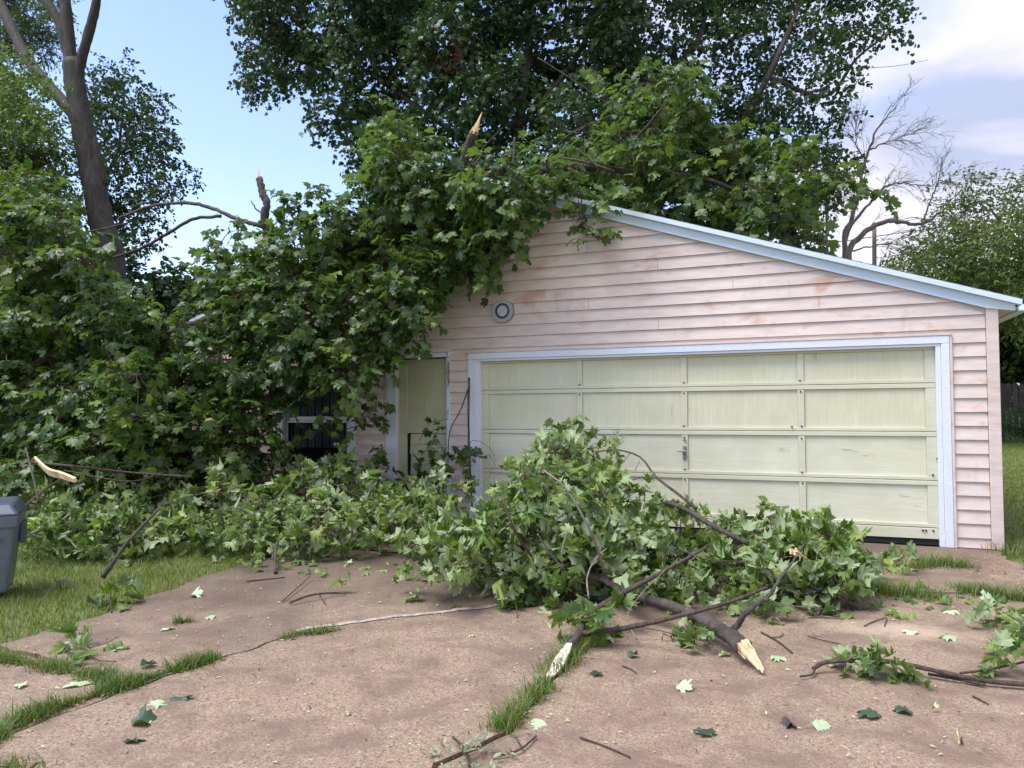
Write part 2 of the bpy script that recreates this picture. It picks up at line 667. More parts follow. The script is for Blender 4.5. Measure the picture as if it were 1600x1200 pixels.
def variants(V, T, n, curl, seed, pet=0):
    rng = np.random.default_rng(seed)
    out = []
    for i in range(n):
        v = V.copy()
        a, b, f, tw = rng.uniform(.3, 1) * curl, rng.uniform(-.3, 1) * curl, rng.uniform(0, .5) * curl, rng.normal(0, .35) * curl
        x, y = v[:, 0], v[:, 1] - .35
        v[:, 2] = -a * x * x * 1.1 - b * y * y * .8 + f * np.abs(x) * .9 + tw * x * y * 2
        v[:, 2] += .05 * curl * np.sin(9 * x + rng.uniform(0, 6)) * np.cos(7 * y + rng.uniform(0, 6))
        v[:, 0] *= rng.uniform(.9, 1.1)
        v[:, 1] += .04 * rng.normal() * x
        out.append(v)
    pv = np.zeros(len(V))
    if pet:
        k = len(V)
        ps = np.array([(-.013, .02, 0), (.013, .02, 0), (-.010 + .05, -.28, -.03), (.010 + .05, -.28, -.03), (-.006, -.60, -.12), (.010, -.60, -.12)])
        T = np.vstack([T, [(k, k + 2, k + 1), (k + 1, k + 2, k + 3), (k + 2, k + 4, k + 3), (k + 3, k + 4, k + 5)]])
        for i in range(n):
            q = ps.copy()
            q[2:, 0] += rng.normal(0, .05)
            q[4:, 0] += rng.normal(0, .10)
            out[i] = np.vstack([out[i], q])
        pv = np.concatenate([pv, np.ones(6)])
    return np.array(out), T, pv


V_, T_ = maple(HALF_HI, True)
LEAF_HI = variants(V_, T_, 10, .9, 1, 1)
LEAF_WILT = variants(V_, T_, 16, 2.3, 2, 1)
V_, T_ = maple(HALF_MID, False)
LEAF_MID = variants(V_, T_, 6, .9, 3)
# a coarse leaf for trees far off: five points, four triangles
V_ = np.array([(0, 0, 0), (.42, .30, -.03), (.30, .75, -.05), (0, 1, -.1), (-.30, .75, -.05), (-.42, .30, -.03)], float)
T_ = np.array([(0, 1, 2), (0, 2, 3), (0, 3, 4), (0, 4, 5)])
LEAF_LO = variants(V_, T_, 5, .8, 4)
V_ = np.array([(0, 0, 0), (.17, .45, .05), (0, 1, -.08), (-.17, .45, .05)], float)
T_ = np.array([(0, 1, 2), (0, 2, 3)])
LEAF_OVAL = variants(V_, T_, 4, .5, 5)


class Leaves:
    def __init__(s):
        s.P, s.T, s.N, s.S = [], [], [], []

    def add(s, P, T, Nn, Sc):
        s.P.append(P)
        s.T.append(T)
        s.N.append(Nn)
        s.S.append(Sc)

    def get(s):
        return np.vstack(s.P), np.vstack(s.T), np.vstack(s.N), np.concatenate(s.S)


def frames(T, Nn):
    T = nrm(T)
    Nn = nrm(Nn - (Nn * T).sum(-1, keepdims=True) * T)
    X = np.cross(T, Nn)
    return np.stack([X, T, Nn], -1)       # columns: side, tip, normal


def leaf_mesh(name, P, R, Sc, variant, material, rng):
    VV, T, pv = variant
    n = len(P)
    vi = rng.integers(0, len(VV), n)
    V = np.einsum('nij,nvj->nvi', R, VV[vi]) * Sc[:, None, None] + P[:, None, :]
    k = VV.shape[1]
    F_ = (T[None] + (np.arange(n) * k)[:, None, None]).reshape(-1, 3)
    tint = np.repeat(rng.uniform(0, 1, n), k)
    return mesh_np(name, V.reshape(-1, 3), None, material, F_, True, {'tint': tint, 'petiole': np.tile(pv, n)})


def emit_leaves(lv, parent, variant, material, rng, singles=0, foliage_name='foliage'):
    """the leaves that show largest become parts one by one, the rest one stuff part"""
    P, T, Nn, Sc = lv.get()
    keep = P[:, 2] > .012
    P, T, Nn, Sc = P[keep], T[keep], Nn[keep], Sc[keep]
    R = frames(T, Nn)
    loc = Vector(parent.location)
    if singles:
        C = P + R[:, :, 1] * Sc[:, None] * .4
        d = np.linalg.norm(C - CAM, axis=1)
        # nearest in their own direction: coarse depth buffer
        rel = C - CAM
        f = rel @ FWD
        rx = ray(1955, 600) - FWD
        rz = ray(800, 600 - 1155) - FWD
        u = 800 + F * (rel @ rx) / f
        v = 600 - F * (rel @ rz) / f
        inside = (u > 0) & (u < 1600) & (v > 0) & (v < 1200)
        cell = (u // 12).astype(int) * 1000 + (v // 12).astype(int)
        order = np.argsort(d)
        _, first = np.unique(cell[order], return_index=True)
        front = order[first]
        front = front[inside[front]]
        facing = np.abs(((CAM - C[front]) / d[front][:, None] * R[front][:, :, 2]).sum(1))
        show = Sc[front] ** 2 * (facing + .1) / d[front] ** 2
        pick = front[np.argsort(-show)[:singles]]
        mes = []
        for i in range(len(variant[0])):
            n = len(variant[0][i])
            mes.append(mesh_np('leaf', variant[0][i], None, material, variant[1], True,
                               {'tint': np.full(n, .1 * i % 1), 'petiole': variant[2]}))
        for i in pick:
            o = bpy.data.objects.new('leaf', mes[rng.integers(len(mes))])
            COL.objects.link(o)
            o.parent = parent
            M4 = Matrix([[*(R[i, r] * Sc[i]), P[i, r]] for r in range(3)] + [[0, 0, 0, 1]])
            o.matrix_basis = Matrix.Translation(-loc) @ M4
        rest = np.ones(len(P), bool)
        rest[pick] = False
        P, R, Sc = P[rest], R[rest], Sc[rest]
    me = leaf_mesh(foliage_name, P, R, Sc, variant, material, rng)
    return link(foliage_name, me, parent, 'stuff')


def poly_contains(poly, x, y):
    poly = np.asarray(poly, float)
    inside = np.zeros(len(x), bool)
    j = len(poly) - 1
    for i in range(len(poly)):
        xi, yi = poly[i]
        xj, yj = poly[j]
        c = ((yi > y) != (yj > y)) & (x < (xj - xi) * (y - yi) / ((yj - yi) if yj != yi else 1e-9) + xi)
        inside ^= c
        j = i
    return inside


def fill(poly, spacing, rng, yfun=None, zfun=None, r=(.8, 1.3), holes=()):
    """clump centres through the depth of a mass whose outline is `poly`; returns list of (centre, radius m)"""
    poly = np.asarray(poly, float)
    lo, hi = poly.min(0), poly.max(0)
    pts = []
    tries = int((hi - lo).prod() / spacing ** 2 * 14)
    X = rng.uniform(lo[0], hi[0], tries)
    Y = rng.uniform(lo[1], hi[1], tries)
    ok = poly_contains(poly, X, Y)
    for x, y in zip(X[ok], Y[ok]):
        if any((x - a) ** 2 + (y - b) ** 2 < rr * rr for a, b, rr in holes):
            continue
        if all((x - a) ** 2 + (y - b) ** 2 > spacing ** 2 * .62 for a, b in pts):
            pts.append((x, y))
    out = []
    for x, y in pts:
        c = atY(x, y, yfun(x, y) if yfun else 0) if yfun else atZ(x, y, zfun(x, y))
        rp = spacing * rng.uniform(*r)
        out.append((c, rp * depth(c) / F))
    return out


def clump_sprays(clumps, per_m2, spray_len, rng, flat=.85, upbias=.0, inner=.75):
    """sprays (origin, direction, length, outward) filling ellipsoids"""
    O, D, L, W, CI = [], [], [], [], []
    for ci, (c, r) in enumerate(clumps):
        n = max(3, int(per_m2 * math.pi * r * r * rng.uniform(.8, 1.2)))
        d = nrm(rng.normal(size=(n, 3)))
        rr = r * inner * rng.uniform(.15, 1, (n, 1)) ** .6
        o = c + d * rr * np.array([1, 1, flat])
        dd = nrm(d * .9 + rng.normal(0, .45, (n, 3)) + np.array([0, 0, upbias]))
        O.append(o)
        D.append(dd)
        L.append(spray_len * rng.uniform(.6, 1.3, n))
        W.append(d)
        CI.append(np.full(n, ci))
    return np.vstack(O), np.vstack(D), np.concatenate(L), np.vstack(W), np.concatenate(CI)


def sprays_leaves(lv, sp, k, size, rng, droop=.45, up=.7, chaos=.45, flip=0., sag=.25, pend=.35):
    O, D, L, W, _ = sp
    n = len(O)
    side0 = nrm(np.cross(D, np.array([0, 0, 1.]) + rng.normal(0, .3, (n, 3))))
    for j in range(k):
        s = (j + rng.uniform(.2, 1, n)) / k
        pos = O + D * (L * s)[:, None]
        pos[:, 2] -= sag * L * s * s
        sgn = rng.choice([-1., 1.], n)
        lat = side0 * (sgn * (1.15 - .9 * s))[:, None]
        T = nrm(D * .75 + lat + rng.normal(0, chaos, (n, 3)) + np.array([0, 0, -droop]))
        Sc = size * (.45 + .85 * rng.uniform(0, 1, n) ** .8)
        base = pos + nrm(lat + D * .5 + rng.normal(0, .3, (n, 3))) * (Sc * pend)[:, None]
        Nn = np.array([0, 0, up]) + W * .55 + rng.normal(0, chaos, (n, 3))
        if flip:
            fl = rng.uniform(size=n) < flip
            Nn[fl] *= -1
        lv.add(base, T, Nn, Sc)


def twig_mesh(name, sp, clumps, parent, rng, r=.004, material=None, reach=.9):
    """each spray's twig, and the shoot that ties it back to its clump's centre"""
    O, D, L, W, CI = sp
    C = np.array([c for c, _ in clumps])[CI]
    s = np.linspace(0, 1, 4)
    A = O[:, None] + D[:, None] * (L[:, None] * s)[..., None]
    A[..., 2] -= .25 * L[:, None] * s * s
    B = C[:, None] + (O - C)[:, None] * np.linspace(0, 1, 4)[None, :, None]
    B[:, 1:3, :] += rng.normal(0, .03, (len(O), 2, 3))
    P = np.concatenate([B[:, :3], A], 1)
    rad_ = np.linspace(r * 1.8, r * .4, 7)[None].repeat(len(O), 0)
    V, Q = tubes(P, rad_, 3)
    V[:, 2] = np.maximum(V[:, 2], .006)
    me = mesh_np(name, V, None, material or M_TWIG, Q, True)
    return link(name, me, parent, 'stuff')


def limbs_to(clumps, skel, parent, rng, r=.02, material=None, sides=5, name='limbs', droop=.0, rad_k=1.):
    """branches grow outwards: every clump hangs on its nearest neighbour that already has wood"""
    sk = np.vstack(skel)
    C = np.array([c for c, _ in clumps])
    n = len(C)
    nodes = list(sk)
    lev = [0] * len(sk)
    dmat = np.linalg.norm(C[:, None] - sk[None], axis=2)
    best = dmat.argmin(1)
    bd = dmat.min(1)
    done = np.zeros(n, bool)
    par, order, idx = {}, [], {}
    for _ in range(n):
        i = int(np.where(done, 1e9, bd).argmin())
        done[i] = True
        idx[i] = len(nodes)
        par[i] = int(best[i])
        nodes.append(C[i])
        lev.append(lev[par[i]] + 1)
        order.append(i)
        d = np.linalg.norm(C - C[i], axis=1) * 1.06 + .02
        up_ = d < bd
        bd = np.where(up_, d, bd)
        best = np.where(up_, idx[i], best)
    load = np.ones(len(nodes))
    for i in reversed(order):
        load[par[i]] += load[idx[i]]
    P, R = [], []
    for i in order:
        a, c = nodes[par[i]], C[i]
        d = np.linalg.norm(c - a)
        m1 = a + (c - a) * .35 + rng.normal(0, .07 * d, 3)
        m2 = a + (c - a) * .7 + rng.normal(0, .07 * d, 3)
        P.append(catmull([a, m1, m2, c], 8))
        ra = r * .38 * min(2.6, load[idx[i]] ** .42)
        R.append(np.linspace(ra, max(ra * .75, r * .3), 8))
    V, Q = tubes(np.array(P), np.array(R), sides)
    V[:, 2] = np.maximum(V[:, 2], .008)
    me = mesh_np(name, V, None, material or M_BARK, Q, True)
    return link(name, me, parent, 'stuff')


def broken_end(name, p, d, r, length, parent, rng, n=9, bend=(0, 0, 0), flat=.45, side=None, taper=.25):
    """torn pale wood: jagged stubs over the whole break and one long splinter drawn out to a side"""
    d = nrm(np.asarray(d, float))
    a = nrm(np.cross(d, side if side is not None else np.array([.1, .2, 1.])))
    b = np.cross(d, a)
    mb = MB()

    def shard(x, y, L, wd, th, tp, drift=0.):
        o = p + a * x * r + b * y * r - d * r * .12
        rings = []
        for s, w_ in ((0, 1.), (.35, .95), (.75, .5 + .5 * tp), (1., tp)):
            c = o + d * L * s + (a * drift + b * rng.normal(0, .04)) * r * s * s + a * rng.normal(0, .05) * r * s
            ww, tt = wd * w_, th * (1 - .65 * s)
            rings.append([c - a * ww - b * tt, c + a * ww - b * tt, c + a * ww + b * tt, c - a * ww + b * tt])
        for q0, q1 in zip(rings[:-1], rings[1:]):
            mb.hexa(q0 + q1)

    for i in range(n * 3):                         # stubs across the break
        an, rr = rng.uniform(0, 6.28), .82 * rng.uniform(0, 1) ** .5
        shard(rr * math.cos(an), rr * math.sin(an), length * rng.uniform(.10, .34), r * .17, r * .15, .25)
    m_ = 6                                         # the long splinter
    for i in range(m_):
        x = -.35 + 1.0 * i / (m_ - 1)
        L = length * (1 - .42 * abs(x - .25)) * rng.uniform(.86, 1.0)
        shard(x, -.25 + rng.normal(0, .08), L, r * .155, r * .20, .28, drift=-(x - .25) * .7)
    return mb.build(name, M_WOOD, parent)


# ------------------------------------------------------------------ ground


def hgt(x, y):
    s = np.clip((np.asarray(y, float) - 1.5) / 24, 0, 1)
    return .78 * s * s * (3 - 2 * s)


gx = np.concatenate([np.linspace(-400, -30, 12), np.linspace(-25, 25, 51), np.linspace(30, 400, 12)])
gy = np.concatenate([np.linspace(-60, -14, 6), np.linspace(-12, 40, 66), np.linspace(50, 700, 12)])
GX, GY = np.meshgrid(gx, gy, indexing='ij')
GZ = hgt(GX, GY) - .035
gi = np.arange(GX.size).reshape(GX.shape)
quads = np.stack([gi[:-1, :-1], gi[1:, :-1], gi[1:, 1:], gi[:-1, 1:]], -1).reshape(-1, 4)
g_ = link('ground', mesh_np('ground', np.stack([GX, GY, GZ], -1).reshape(-1, 3), None, M_SOIL, quads, True))
g_['kind'] = 'structure'

# driveway slabs, cut along the joints and cracks


def jag(pts, step=.07, amp=.022, seed=0):
    rng = np.random.default_rng(seed)
    pts = np.asarray(pts, float)
    out = []
    for a, b in zip(pts[:-1], pts[1:]):
        n = max(1, int(np.linalg.norm(b - a) / step))
        for i in range(n):
            out.append(a + (b - a) * i / n)
    out.append(pts[-1])
    out = np.array(out)
    d = nrm(np.gradient(out, axis=0))
    nn = np.stack([-d[:, 1], d[:, 0]], 1)
    off = np.convolve(rng.normal(0, amp * 1.6, len(out) + 4), np.ones(3) / 3, 'same')[2:-2]
    return out + nn * off[:, None], nn


drive = bpy.data.objects.new('driveway', None)
COL.objects.link(drive)
drive['kind'] = 'structure'


def offset(j, g):
    return j[0] + j[1] * g


JA = jag([(.15, -11), (.35, -8.2), (.60, -6.8), (.77, -5.59), (.92, -4.9), (1.3, -4.4), (1.65, -4.16), (2.23, -3.49), (2.62, -3.05)], seed=1)   # long crack
JV = jag([(2.1, -11), (2.45, -7.3), (2.72, -6.3), (2.86, -5.8), (2.84, -5.4), (2.80, -5.04), (2.74, -4.43), (2.62, -3.05)], seed=2)           # grassy crack
JB = jag([(2.62, -3.05), (2.75, -2.35)], seed=3)
JP = jag([(-1.32, -2.2), (.4, -2.3), (2.75, -2.35)], seed=4)         # apron joint, left
JQ = jag([(2.75, -2.35), (4.3, -2.2), (4.9, -2.25), (5.6, -2.05), (6.6, -2.0), (9, -2.0)], seed=5)
JL = jag([(-1.0, -11), (-.9, -8), (-.84, -5.87), (-.82, -5.23), (-1.0, -4.2), (-1.18, -3.32), (-1.32, -2.2)], amp=.03, seed=6)
JL2 = jag([(-1.32, -2.2), (-1.42, -1.2), (-1.48, -.02)], seed=7)
JC = jag([(-.84, -5.87), (-.33, -6.0), (.25, -6.02), (.68, -6.1)], seed=8)    # grassy cross joint at the left
JR = jag([(5.98, -.02), (6.0, -1.0), (5.95, -2.02)], seed=9)


def slab(parts, tilt=0, z=0):
    P = np.vstack(parts)
    mb = MB()
    mb.prism([tuple(p) for p in P], 'z', -.10 + z, z)
    return mb.build('concrete_slab', M_CONC, drive)


g = .016
iA = int(np.argmin(np.linalg.norm(JA[0] - np.array([.68, -6.1]), axis=1)))
iL = int(np.argmin(np.linalg.norm(JL[0] - np.array([-.84, -5.87]), axis=1)))
# far left slab: lawn side, long crack, apron joint
slab([offset(JL, -g)[iL:], offset(JP, -g), offset(JB, g)[::-1], offset(JA, g)[iA:][::-1], offset(JC, g * 1.5)[::-1]])
# near left slab
slab([offset(JL, -g)[:iL + 1], offset(JC, -g * 1.5), offset(JA, g)[:iA + 1][::-1]], z=-.004)
# middle slab
slab([offset(JA, -g), offset(JV, g)[::-1]], z=.004)
# right slab
slab([offset(JV, -g), offset(JB, -g), offset(JQ, -g), np.array([(9, -11)])])
# apron
slab([offset(JL2, -g)[::-1], offset(JP, g), offset(JQ, g)[:int(np.argmin(np.abs(JQ[0][:, 0] - 5.95)))], JR[0][::-1]], z=.003)

# crumbly pale edge along the long crack
i0 = int(np.argmin(np.abs(JA[0][:, 1] + 5.0)))
i1 = int(np.argmin(np.abs(JA[0][:, 0] - 2.1)))
seg_ = JA[0][i0:i1]
sn = JA[1][i0:i1]
rngm = np.random.default_rng(5)
wl = .028 + .025 * np.abs(np.convolve(rngm.normal(0, 1, len(seg_)), np.ones(4) / 4, 'same'))
wr = .018 + .020 * np.abs(np.convolve(rngm.normal(0, 1, len(seg_)), np.ones(4) / 4, 'same'))
A_, B_ = seg_ + sn * wl[:, None], seg_ - sn * wr[:, None]
V = np.vstack([np.c_[A_, np.full(len(A_), .0085)], np.c_[B_, np.full(len(B_), .0095)]])
nn_ = len(seg_)
Q = np.array([(i, nn_ + i, nn_ + i + 1, i + 1) for i in range(nn_ - 1)])
link('mortar_strip', mesh_np('mortar_strip', V, None, M_MORTAR, Q), drive)

# ------------------------------------------------------------------ garage
X0, X1 = -6.03, 6.03                  # wall corners
APX, APZ = 0.0, 4.66                  # gable apex (wall)
SLP = .335
DEP = 8.0
garage = thing('garage', 'detached garage with pink clapboard siding, pale green sectional door and low gable roof', 'garage', (0, 0, 0))


def rake_z(x):
    return APZ - SLP * abs(x - APX)


HZ = rake_z(X1)
# backing walls with the three openings
OPEN = [(-.04, 5.50, -.01, 2.20), (-1.30, -.51, -.01, 2.25), (-3.32, -2.14, .66, 2.0)]
mb = MB()


def wall_col(x0, x1, z0, y0=.0, y1=.12):
    mb.prism([(x0, z0), (x1, z0), (x1, rake_z(x1)), (x0, rake_z(x0))], 'y', y0, y1)


for x0, x1, z0 in ((X0, -3.32, 0), (-3.32, -2.14, 2.0), (-2.14, -1.30, 0), (-1.30, -.51, 2.25), (-.51, -.04, 0), (-.04, 0, 2.2), (0, 5.50, 2.2), (5.50, X1, 0)):
    wall_col(x0, x1, z0)
mb.box(-3.32, -2.14, 0, .12, 0, .66)
mb.build('wall', M_SIDING, garage)
MB().box(X0, X0 + .12, .12, DEP, 0, HZ).build('wall', M_SIDING, garage)
MB().box(X1 - .12, X1, .12, DEP, 0, HZ).build('wall', M_SIDING, garage)
MB().prism([(X0 + .12, 0), (X1 - .12, 0), (X1 - .12, HZ), (APX, APZ), (X0 + .12, HZ)], 'y', DEP - .12, DEP).build('wall', M_SIDING, garage)
MB().box(X0 + .13, X1 - .13, .13, DEP - .13, -.02, .002).build('floor', M_DARK, garage)

# clapboards: one object per board run, cut round the openings and by the rake
EXPO, ZB = .1486, -.0286
CUT = [(-.17, 5.615, -1, 2.30), (-1.48, -.455, -1, 2.36), (-3.45, -2.02, .60, 2.10)]
DROP = .115                           # height hidden under the rake board


def xr(z):                            # half width of the gable at height z
    return min(X1 - .105, max(.02, (APZ - DROP - z) / SLP))


def board(pieces):
    bm_ = MB()
    for xa, xb, z0, z1, xa1, xb1 in pieces:
        yb, yt = -.027, -.005
        f0 = (z0 - zc) / EXPO
        f1 = (z1 - zc) / EXPO
        ya, yc = yb + (yt - yb) * f0, yb + (yt - yb) * f1
        bm_.hexa([(xa, ya, z0), (xb, ya, z0), (xb, -.001, z0), (xa, -.001, z0), (xa1, yc, z1), (xb1, yc, z1), (xb1, -.001, z1), (xa1, -.001, z1)])
    return bm_.build('siding_board', M_SIDING, garage)


k = 0
while True:
    zc = ZB + EXPO * k
    k += 1
    zt = zc + EXPO - .002
    if zc > APZ - DROP - .05:
        break
    hb, ht = xr(zc), xr(zt)
    cuts = [c for c in CUT if c[2] < zt and c[3] > zc]
    full = sorted([c for c in cuts if c[3] >= zt - .012], key=lambda c: c[0])
    part_c = [c for c in cuts if c[3] < zt - .012]
    edges = [(-hb, -ht)] + [(e, e) for c in full for e in (c[0], c[1])] + [(hb, ht)]
    for i in range(0, len(edges), 2):
        (a, a1), (b, b1) = edges[i], edges[i + 1]
        if b - a < .02:
            continue
        pcs = []
        mids = sorted([c for c in part_c if c[0] < b and c[1] > a], key=lambda c: c[0])
        xs = [(a, a1)]
        zs = []
        for c in mids:
            lo_, hi_ = max(c[0], a), min(c[1], b)
            if lo_ > xs[-1][0] + .005:
                xs.append((lo_, lo_))
                zs.append(zc)
            xs.append((hi_, hi_))
            zs.append(max(c[3], zc))
        if b > xs[-1][0] + .005:
            xs.append((b, b1))
            zs.append(zc)
        else:
            xs[-1] = (b, b1)
        for q in range(len(zs)):
            pcs.append((xs[q][0], xs[q + 1][0], max(zs[q], .012), zt, xs[q][1], xs[q + 1][1]))
        # long runs are two lengths of board, butted at a staggered seam
        sx_ = (1.55, 3.35, -.35, 2.45, 4.3)[k % 5]
        if len(pcs) == 1 and pcs[0][1] - pcs[0][0] > 4.5 and pcs[0][0] < sx_ - .6 and pcs[0][5] > sx_ + .6:
            pa = pcs[0]
            board([(pa[0], sx_ - .0018, pa[2], pa[3], pa[4], sx_ - .0018)])
            board([(sx_ + .0018, pa[1], pa[2], pa[3], sx_ + .0018, pa[5])])
        else:
            board(pcs)

# corner posts
MB().box(X1 - .10, X1 + .012, -.040, .06, .01, HZ - .03).build('corner_post', M_SIDING, garage, bevel=.004)
MB().box(X0 - .012, X0 + .10, -.040, .06, .01, HZ - .03).build('corner_post', M_SIDING, garage, bevel=.004)

# roof: two slopes with drip edge, rake boards and gutters
OV, EAVE = .10, .22
RT = .11


def roof_side(s):
    xe = (X1 + EAVE) * s
    ze = rake_z(X1) - SLP * EAVE
    t0 = MB()
    t0.prism([(APX, APZ + .035), (xe, ze + .035), (xe, ze + .055), (APX, APZ + .055)], 'y', -OV - .02, DEP + OV)
    rf = t0.build('roof', M_SHINGLE, garage)
    # shingle courses as joined thin strips
    sh = MB()
    nrow = 46
    for i in range(nrow):
        a = i / nrow
        b = (i + 1.15) / nrow
        if b > 1:
            b = 1
        xa, xb = APX + (xe - APX) * (1 - a), APX + (xe - APX) * (1 - b)
        za, zb = ze + (APZ - ze) * a, ze + (APZ - ze) * b
        sh.prism([(xa, za + .057), (xa, za + .066), (xb, zb + .058)], 'y', -OV - .02, DEP + OV)
    so = sh.build('shingle_courses', M_SHINGLE, rf, 'stuff')
    # rake board (fascia), a thin drip strip above it
    n0 = -OV
    fb = MB()
    xw = (X1 + .16) * s
    zw = rake_z(X1) - SLP * .16
    fb.prism([(APX, APZ - DROP), (xw - .22 * s, zw + SLP * .22 - DROP), (xw, zw - .06), (xw, zw - .045), (APX, APZ - .045 + .0)], 'y', n0, -.028) if False else None
    fb.prism([(APX, APZ - DROP), ((X1 - .10) * s, rake_z(X1 - .10) - DROP), ((X1 + .16) * s, rake_z(X1) - .125), ((X1 + .16) * s, zw - .006), (APX, APZ - .006)], 'y', -.062, -.028)
    fb.build('rake_board', M_FASCIA, garage)
    db = MB()
    db.prism([(APX, APZ - .004), ((X1 + .21) * s, rake_z(X1) - SLP * .21 - .004), ((X1 + .21) * s, rake_z(X1) - SLP * .21 + .054), (APX, APZ + .054)], 'y', -.125, -.03)
    db.build('drip_edge', M_FASCIA, garage)
    # soffit and gutter
    MB().prism([((X1 + .01) * s, HZ - .08), ((X1 + .20) * s, HZ - .10), ((X1 + .20) * s, HZ - .085), ((X1 + .01) * s, HZ - .065)], 'y', .0, DEP).build('soffit', M_SIDING, garage)
    gt = MB()
    xo = X1 + .215
    gt.prism([(xo * s, HZ - .115), ((xo + .10) * s, HZ - .115), ((xo + .13) * s, HZ - .015), ((xo + .115) * s, HZ - .015), ((xo + .09) * s, HZ - .10), ((xo + .012) * s, HZ - .10), ((xo + .012) * s, HZ - .03), (xo * s, HZ - .03)], 'y', .10, DEP + .1)
    gt.build('gutter', M_FASCIA, garage)


roof_side(1)
roof_side(-1)

# garage door casing
df = MB()
df.box(-.165, -.045, -.045, .0, 0.005, 2.197)
df.box(5.505, 5.585, -.045, .0, 0.005, 2.197)
df.box(-.165, 5.585, -.045, .0, 2.20, 2.285)
df.build('door_casing', M_WHITE, garage, bevel=.004, seg=1)
MB().box(-.045, .005, -.030, .10, .004, 2.17).build('door_jamb', M_WHITE, garage, bevel=.003, seg=1)
MB().box(5.455, 5.503, -.030, .10, .004, 2.17).build('door_jamb', M_WHITE, garage, bevel=.003, seg=1)
MB().box(-.04, 5.50, -.030, .10, 2.172, 2.198).build('door_jamb', M_WHITE, garage)
MB().box(-.185, 5.61, -.052, .0, 2.287, 2.303).build('casing_strip', M_SIDING, garage)
MB().box(5.587, 5.612, -.040, .0, .006, 2.285).build('casing_strip', M_SIDING, garage)

# sectional door
DX0, DX1, DY = .005, 5.455, .045
door = MB().box(DX0, DX1, DY + .032, DY + .05, .10, 2.19).build('garage_door', M_DOORV, garage)
door['label'] = 'pale green sectional garage door with sixteen weathered panels'
Z2, SEC = 1.242, .533
joints = [2.172, Z2 + SEC, Z2, Z2 - SEC, .195]
gap = .003
# stile centres follow the photograph: edge stiles wide, the middle ones narrow
stc = [DX0 + .055, .045 + 1.345 * 1 + .02, 2.745, 4.06, DX1 - .055]
stc = [DX0 + .05, 1.40, 2.743, 4.083, DX1 - .05]
sw = [.05, .037, .037, .037, .05]
for r_ in range(4):
    zt, zb = joints[r_] - gap, joints[r_ + 1] + gap
    if r_ == 0:
        zt = joints[0]
    rh_t, rh_b = (.05 if r_ else .03), .040
    MB().box(DX0, DX1, DY - .006, DY + .03, zt - rh_t, zt).build('door_rail', M_RAIL, door, bevel=.004, seg=1)
    MB().box(DX0, DX1, DY - .006, DY + .03, zb, zb + rh_b).build('door_rail', M_RAIL, door, bevel=.004, seg=1)
    for c, hw in zip(stc, sw):
        MB().box(c - hw, c + hw, DY - .002, DY + .03, zb + rh_b + .001, zt - rh_t - .001).build('door_stile', M_RAIL, door, bevel=.003, seg=1)
    for q in range(4):
        a, b = stc[q] + sw[q] + .002, stc[q + 1] - sw[q + 1] - .002
        tl = RNG.normal(0, .002)
        pm = MB()
        pm.hexa([(a, DY + .014 + tl, zb + rh_b + .002), (b, DY + .014 - tl, zb + rh_b + .002), (b, DY + .031, zb + rh_b + .002), (a, DY + .031, zb + rh_b + .002),
                 (a, DY + .018 + tl, zt - rh_t - .002), (b, DY + .016, zt - rh_t - .002), (b, DY + .031, zt - rh_t - .002), (a, DY + .031, zt - rh_t - .002)])
        pm.build('door_panel', M_DOORV if r_ < 2 else M_DOORH, door)
# lower kick board, lifted on the right where the concrete falls away
kb = MB()
kb.hexa([(DX0, DY - .010, .040), (DX1, DY - .010, .075), (DX1, DY + .03, .075), (DX0, DY + .03, .040), (DX0, DY - .010, .190), (DX1, DY - .010, .190), (DX1, DY + .03, .190), (DX0, DY + .03, .190)])
kb.build('kick_board', M_RAIL, door, bevel=.003, seg=1)
MB().box(DX0, DX1, DY + .012, DY + .04, .005, .095).build('weather_seal', M_RUBBER, door)
# bolts, lock and handle on the stiles
for c in stc[1:4]:
    for z in (Z2 + SEC + .055, Z2 + SEC - .075, Z2 + .055, Z2 - .085, Z2 - SEC + .055, Z2 - SEC - .07):
        MB().cyl((c + RNG.normal(0, .004), DY - .012, z), 'y', .010, .012, 8).build('bolt', M_RUST, door)
for x, z in ((5.30, .165), (5.33, .165), (5.40, .165), (5.41, Z2 - SEC + .06), (3.98, Z2 + .05)):
    MB().cyl((x, DY - .022, z), 'y', .011, .014, 8).build('bolt', M_RUST, door)
hd = MB()
hc = stc[2] + .0
hd.box(hc - .020, hc + .020, DY - .018, DY - .0025, Z2 - .36, Z2 - .19)
hd.cyl((hc, DY - .045, Z2 - .255), 'y', .015, .03, 12)
hd.box(hc - .085, hc + .016, DY - .058, DY - .043, Z2 - .263, Z2 - .247)
hd.box(hc - .026, hc + .026, DY - .040, DY - .019, Z2 - .290, Z2 - .262)
hd.build('handle', M_METAL, door, bevel=.002, seg=1)
MB().cyl((hc, DY - .024, Z2 - .115), 'y', .017, .022, 12).build('lock', M_METAL, door)

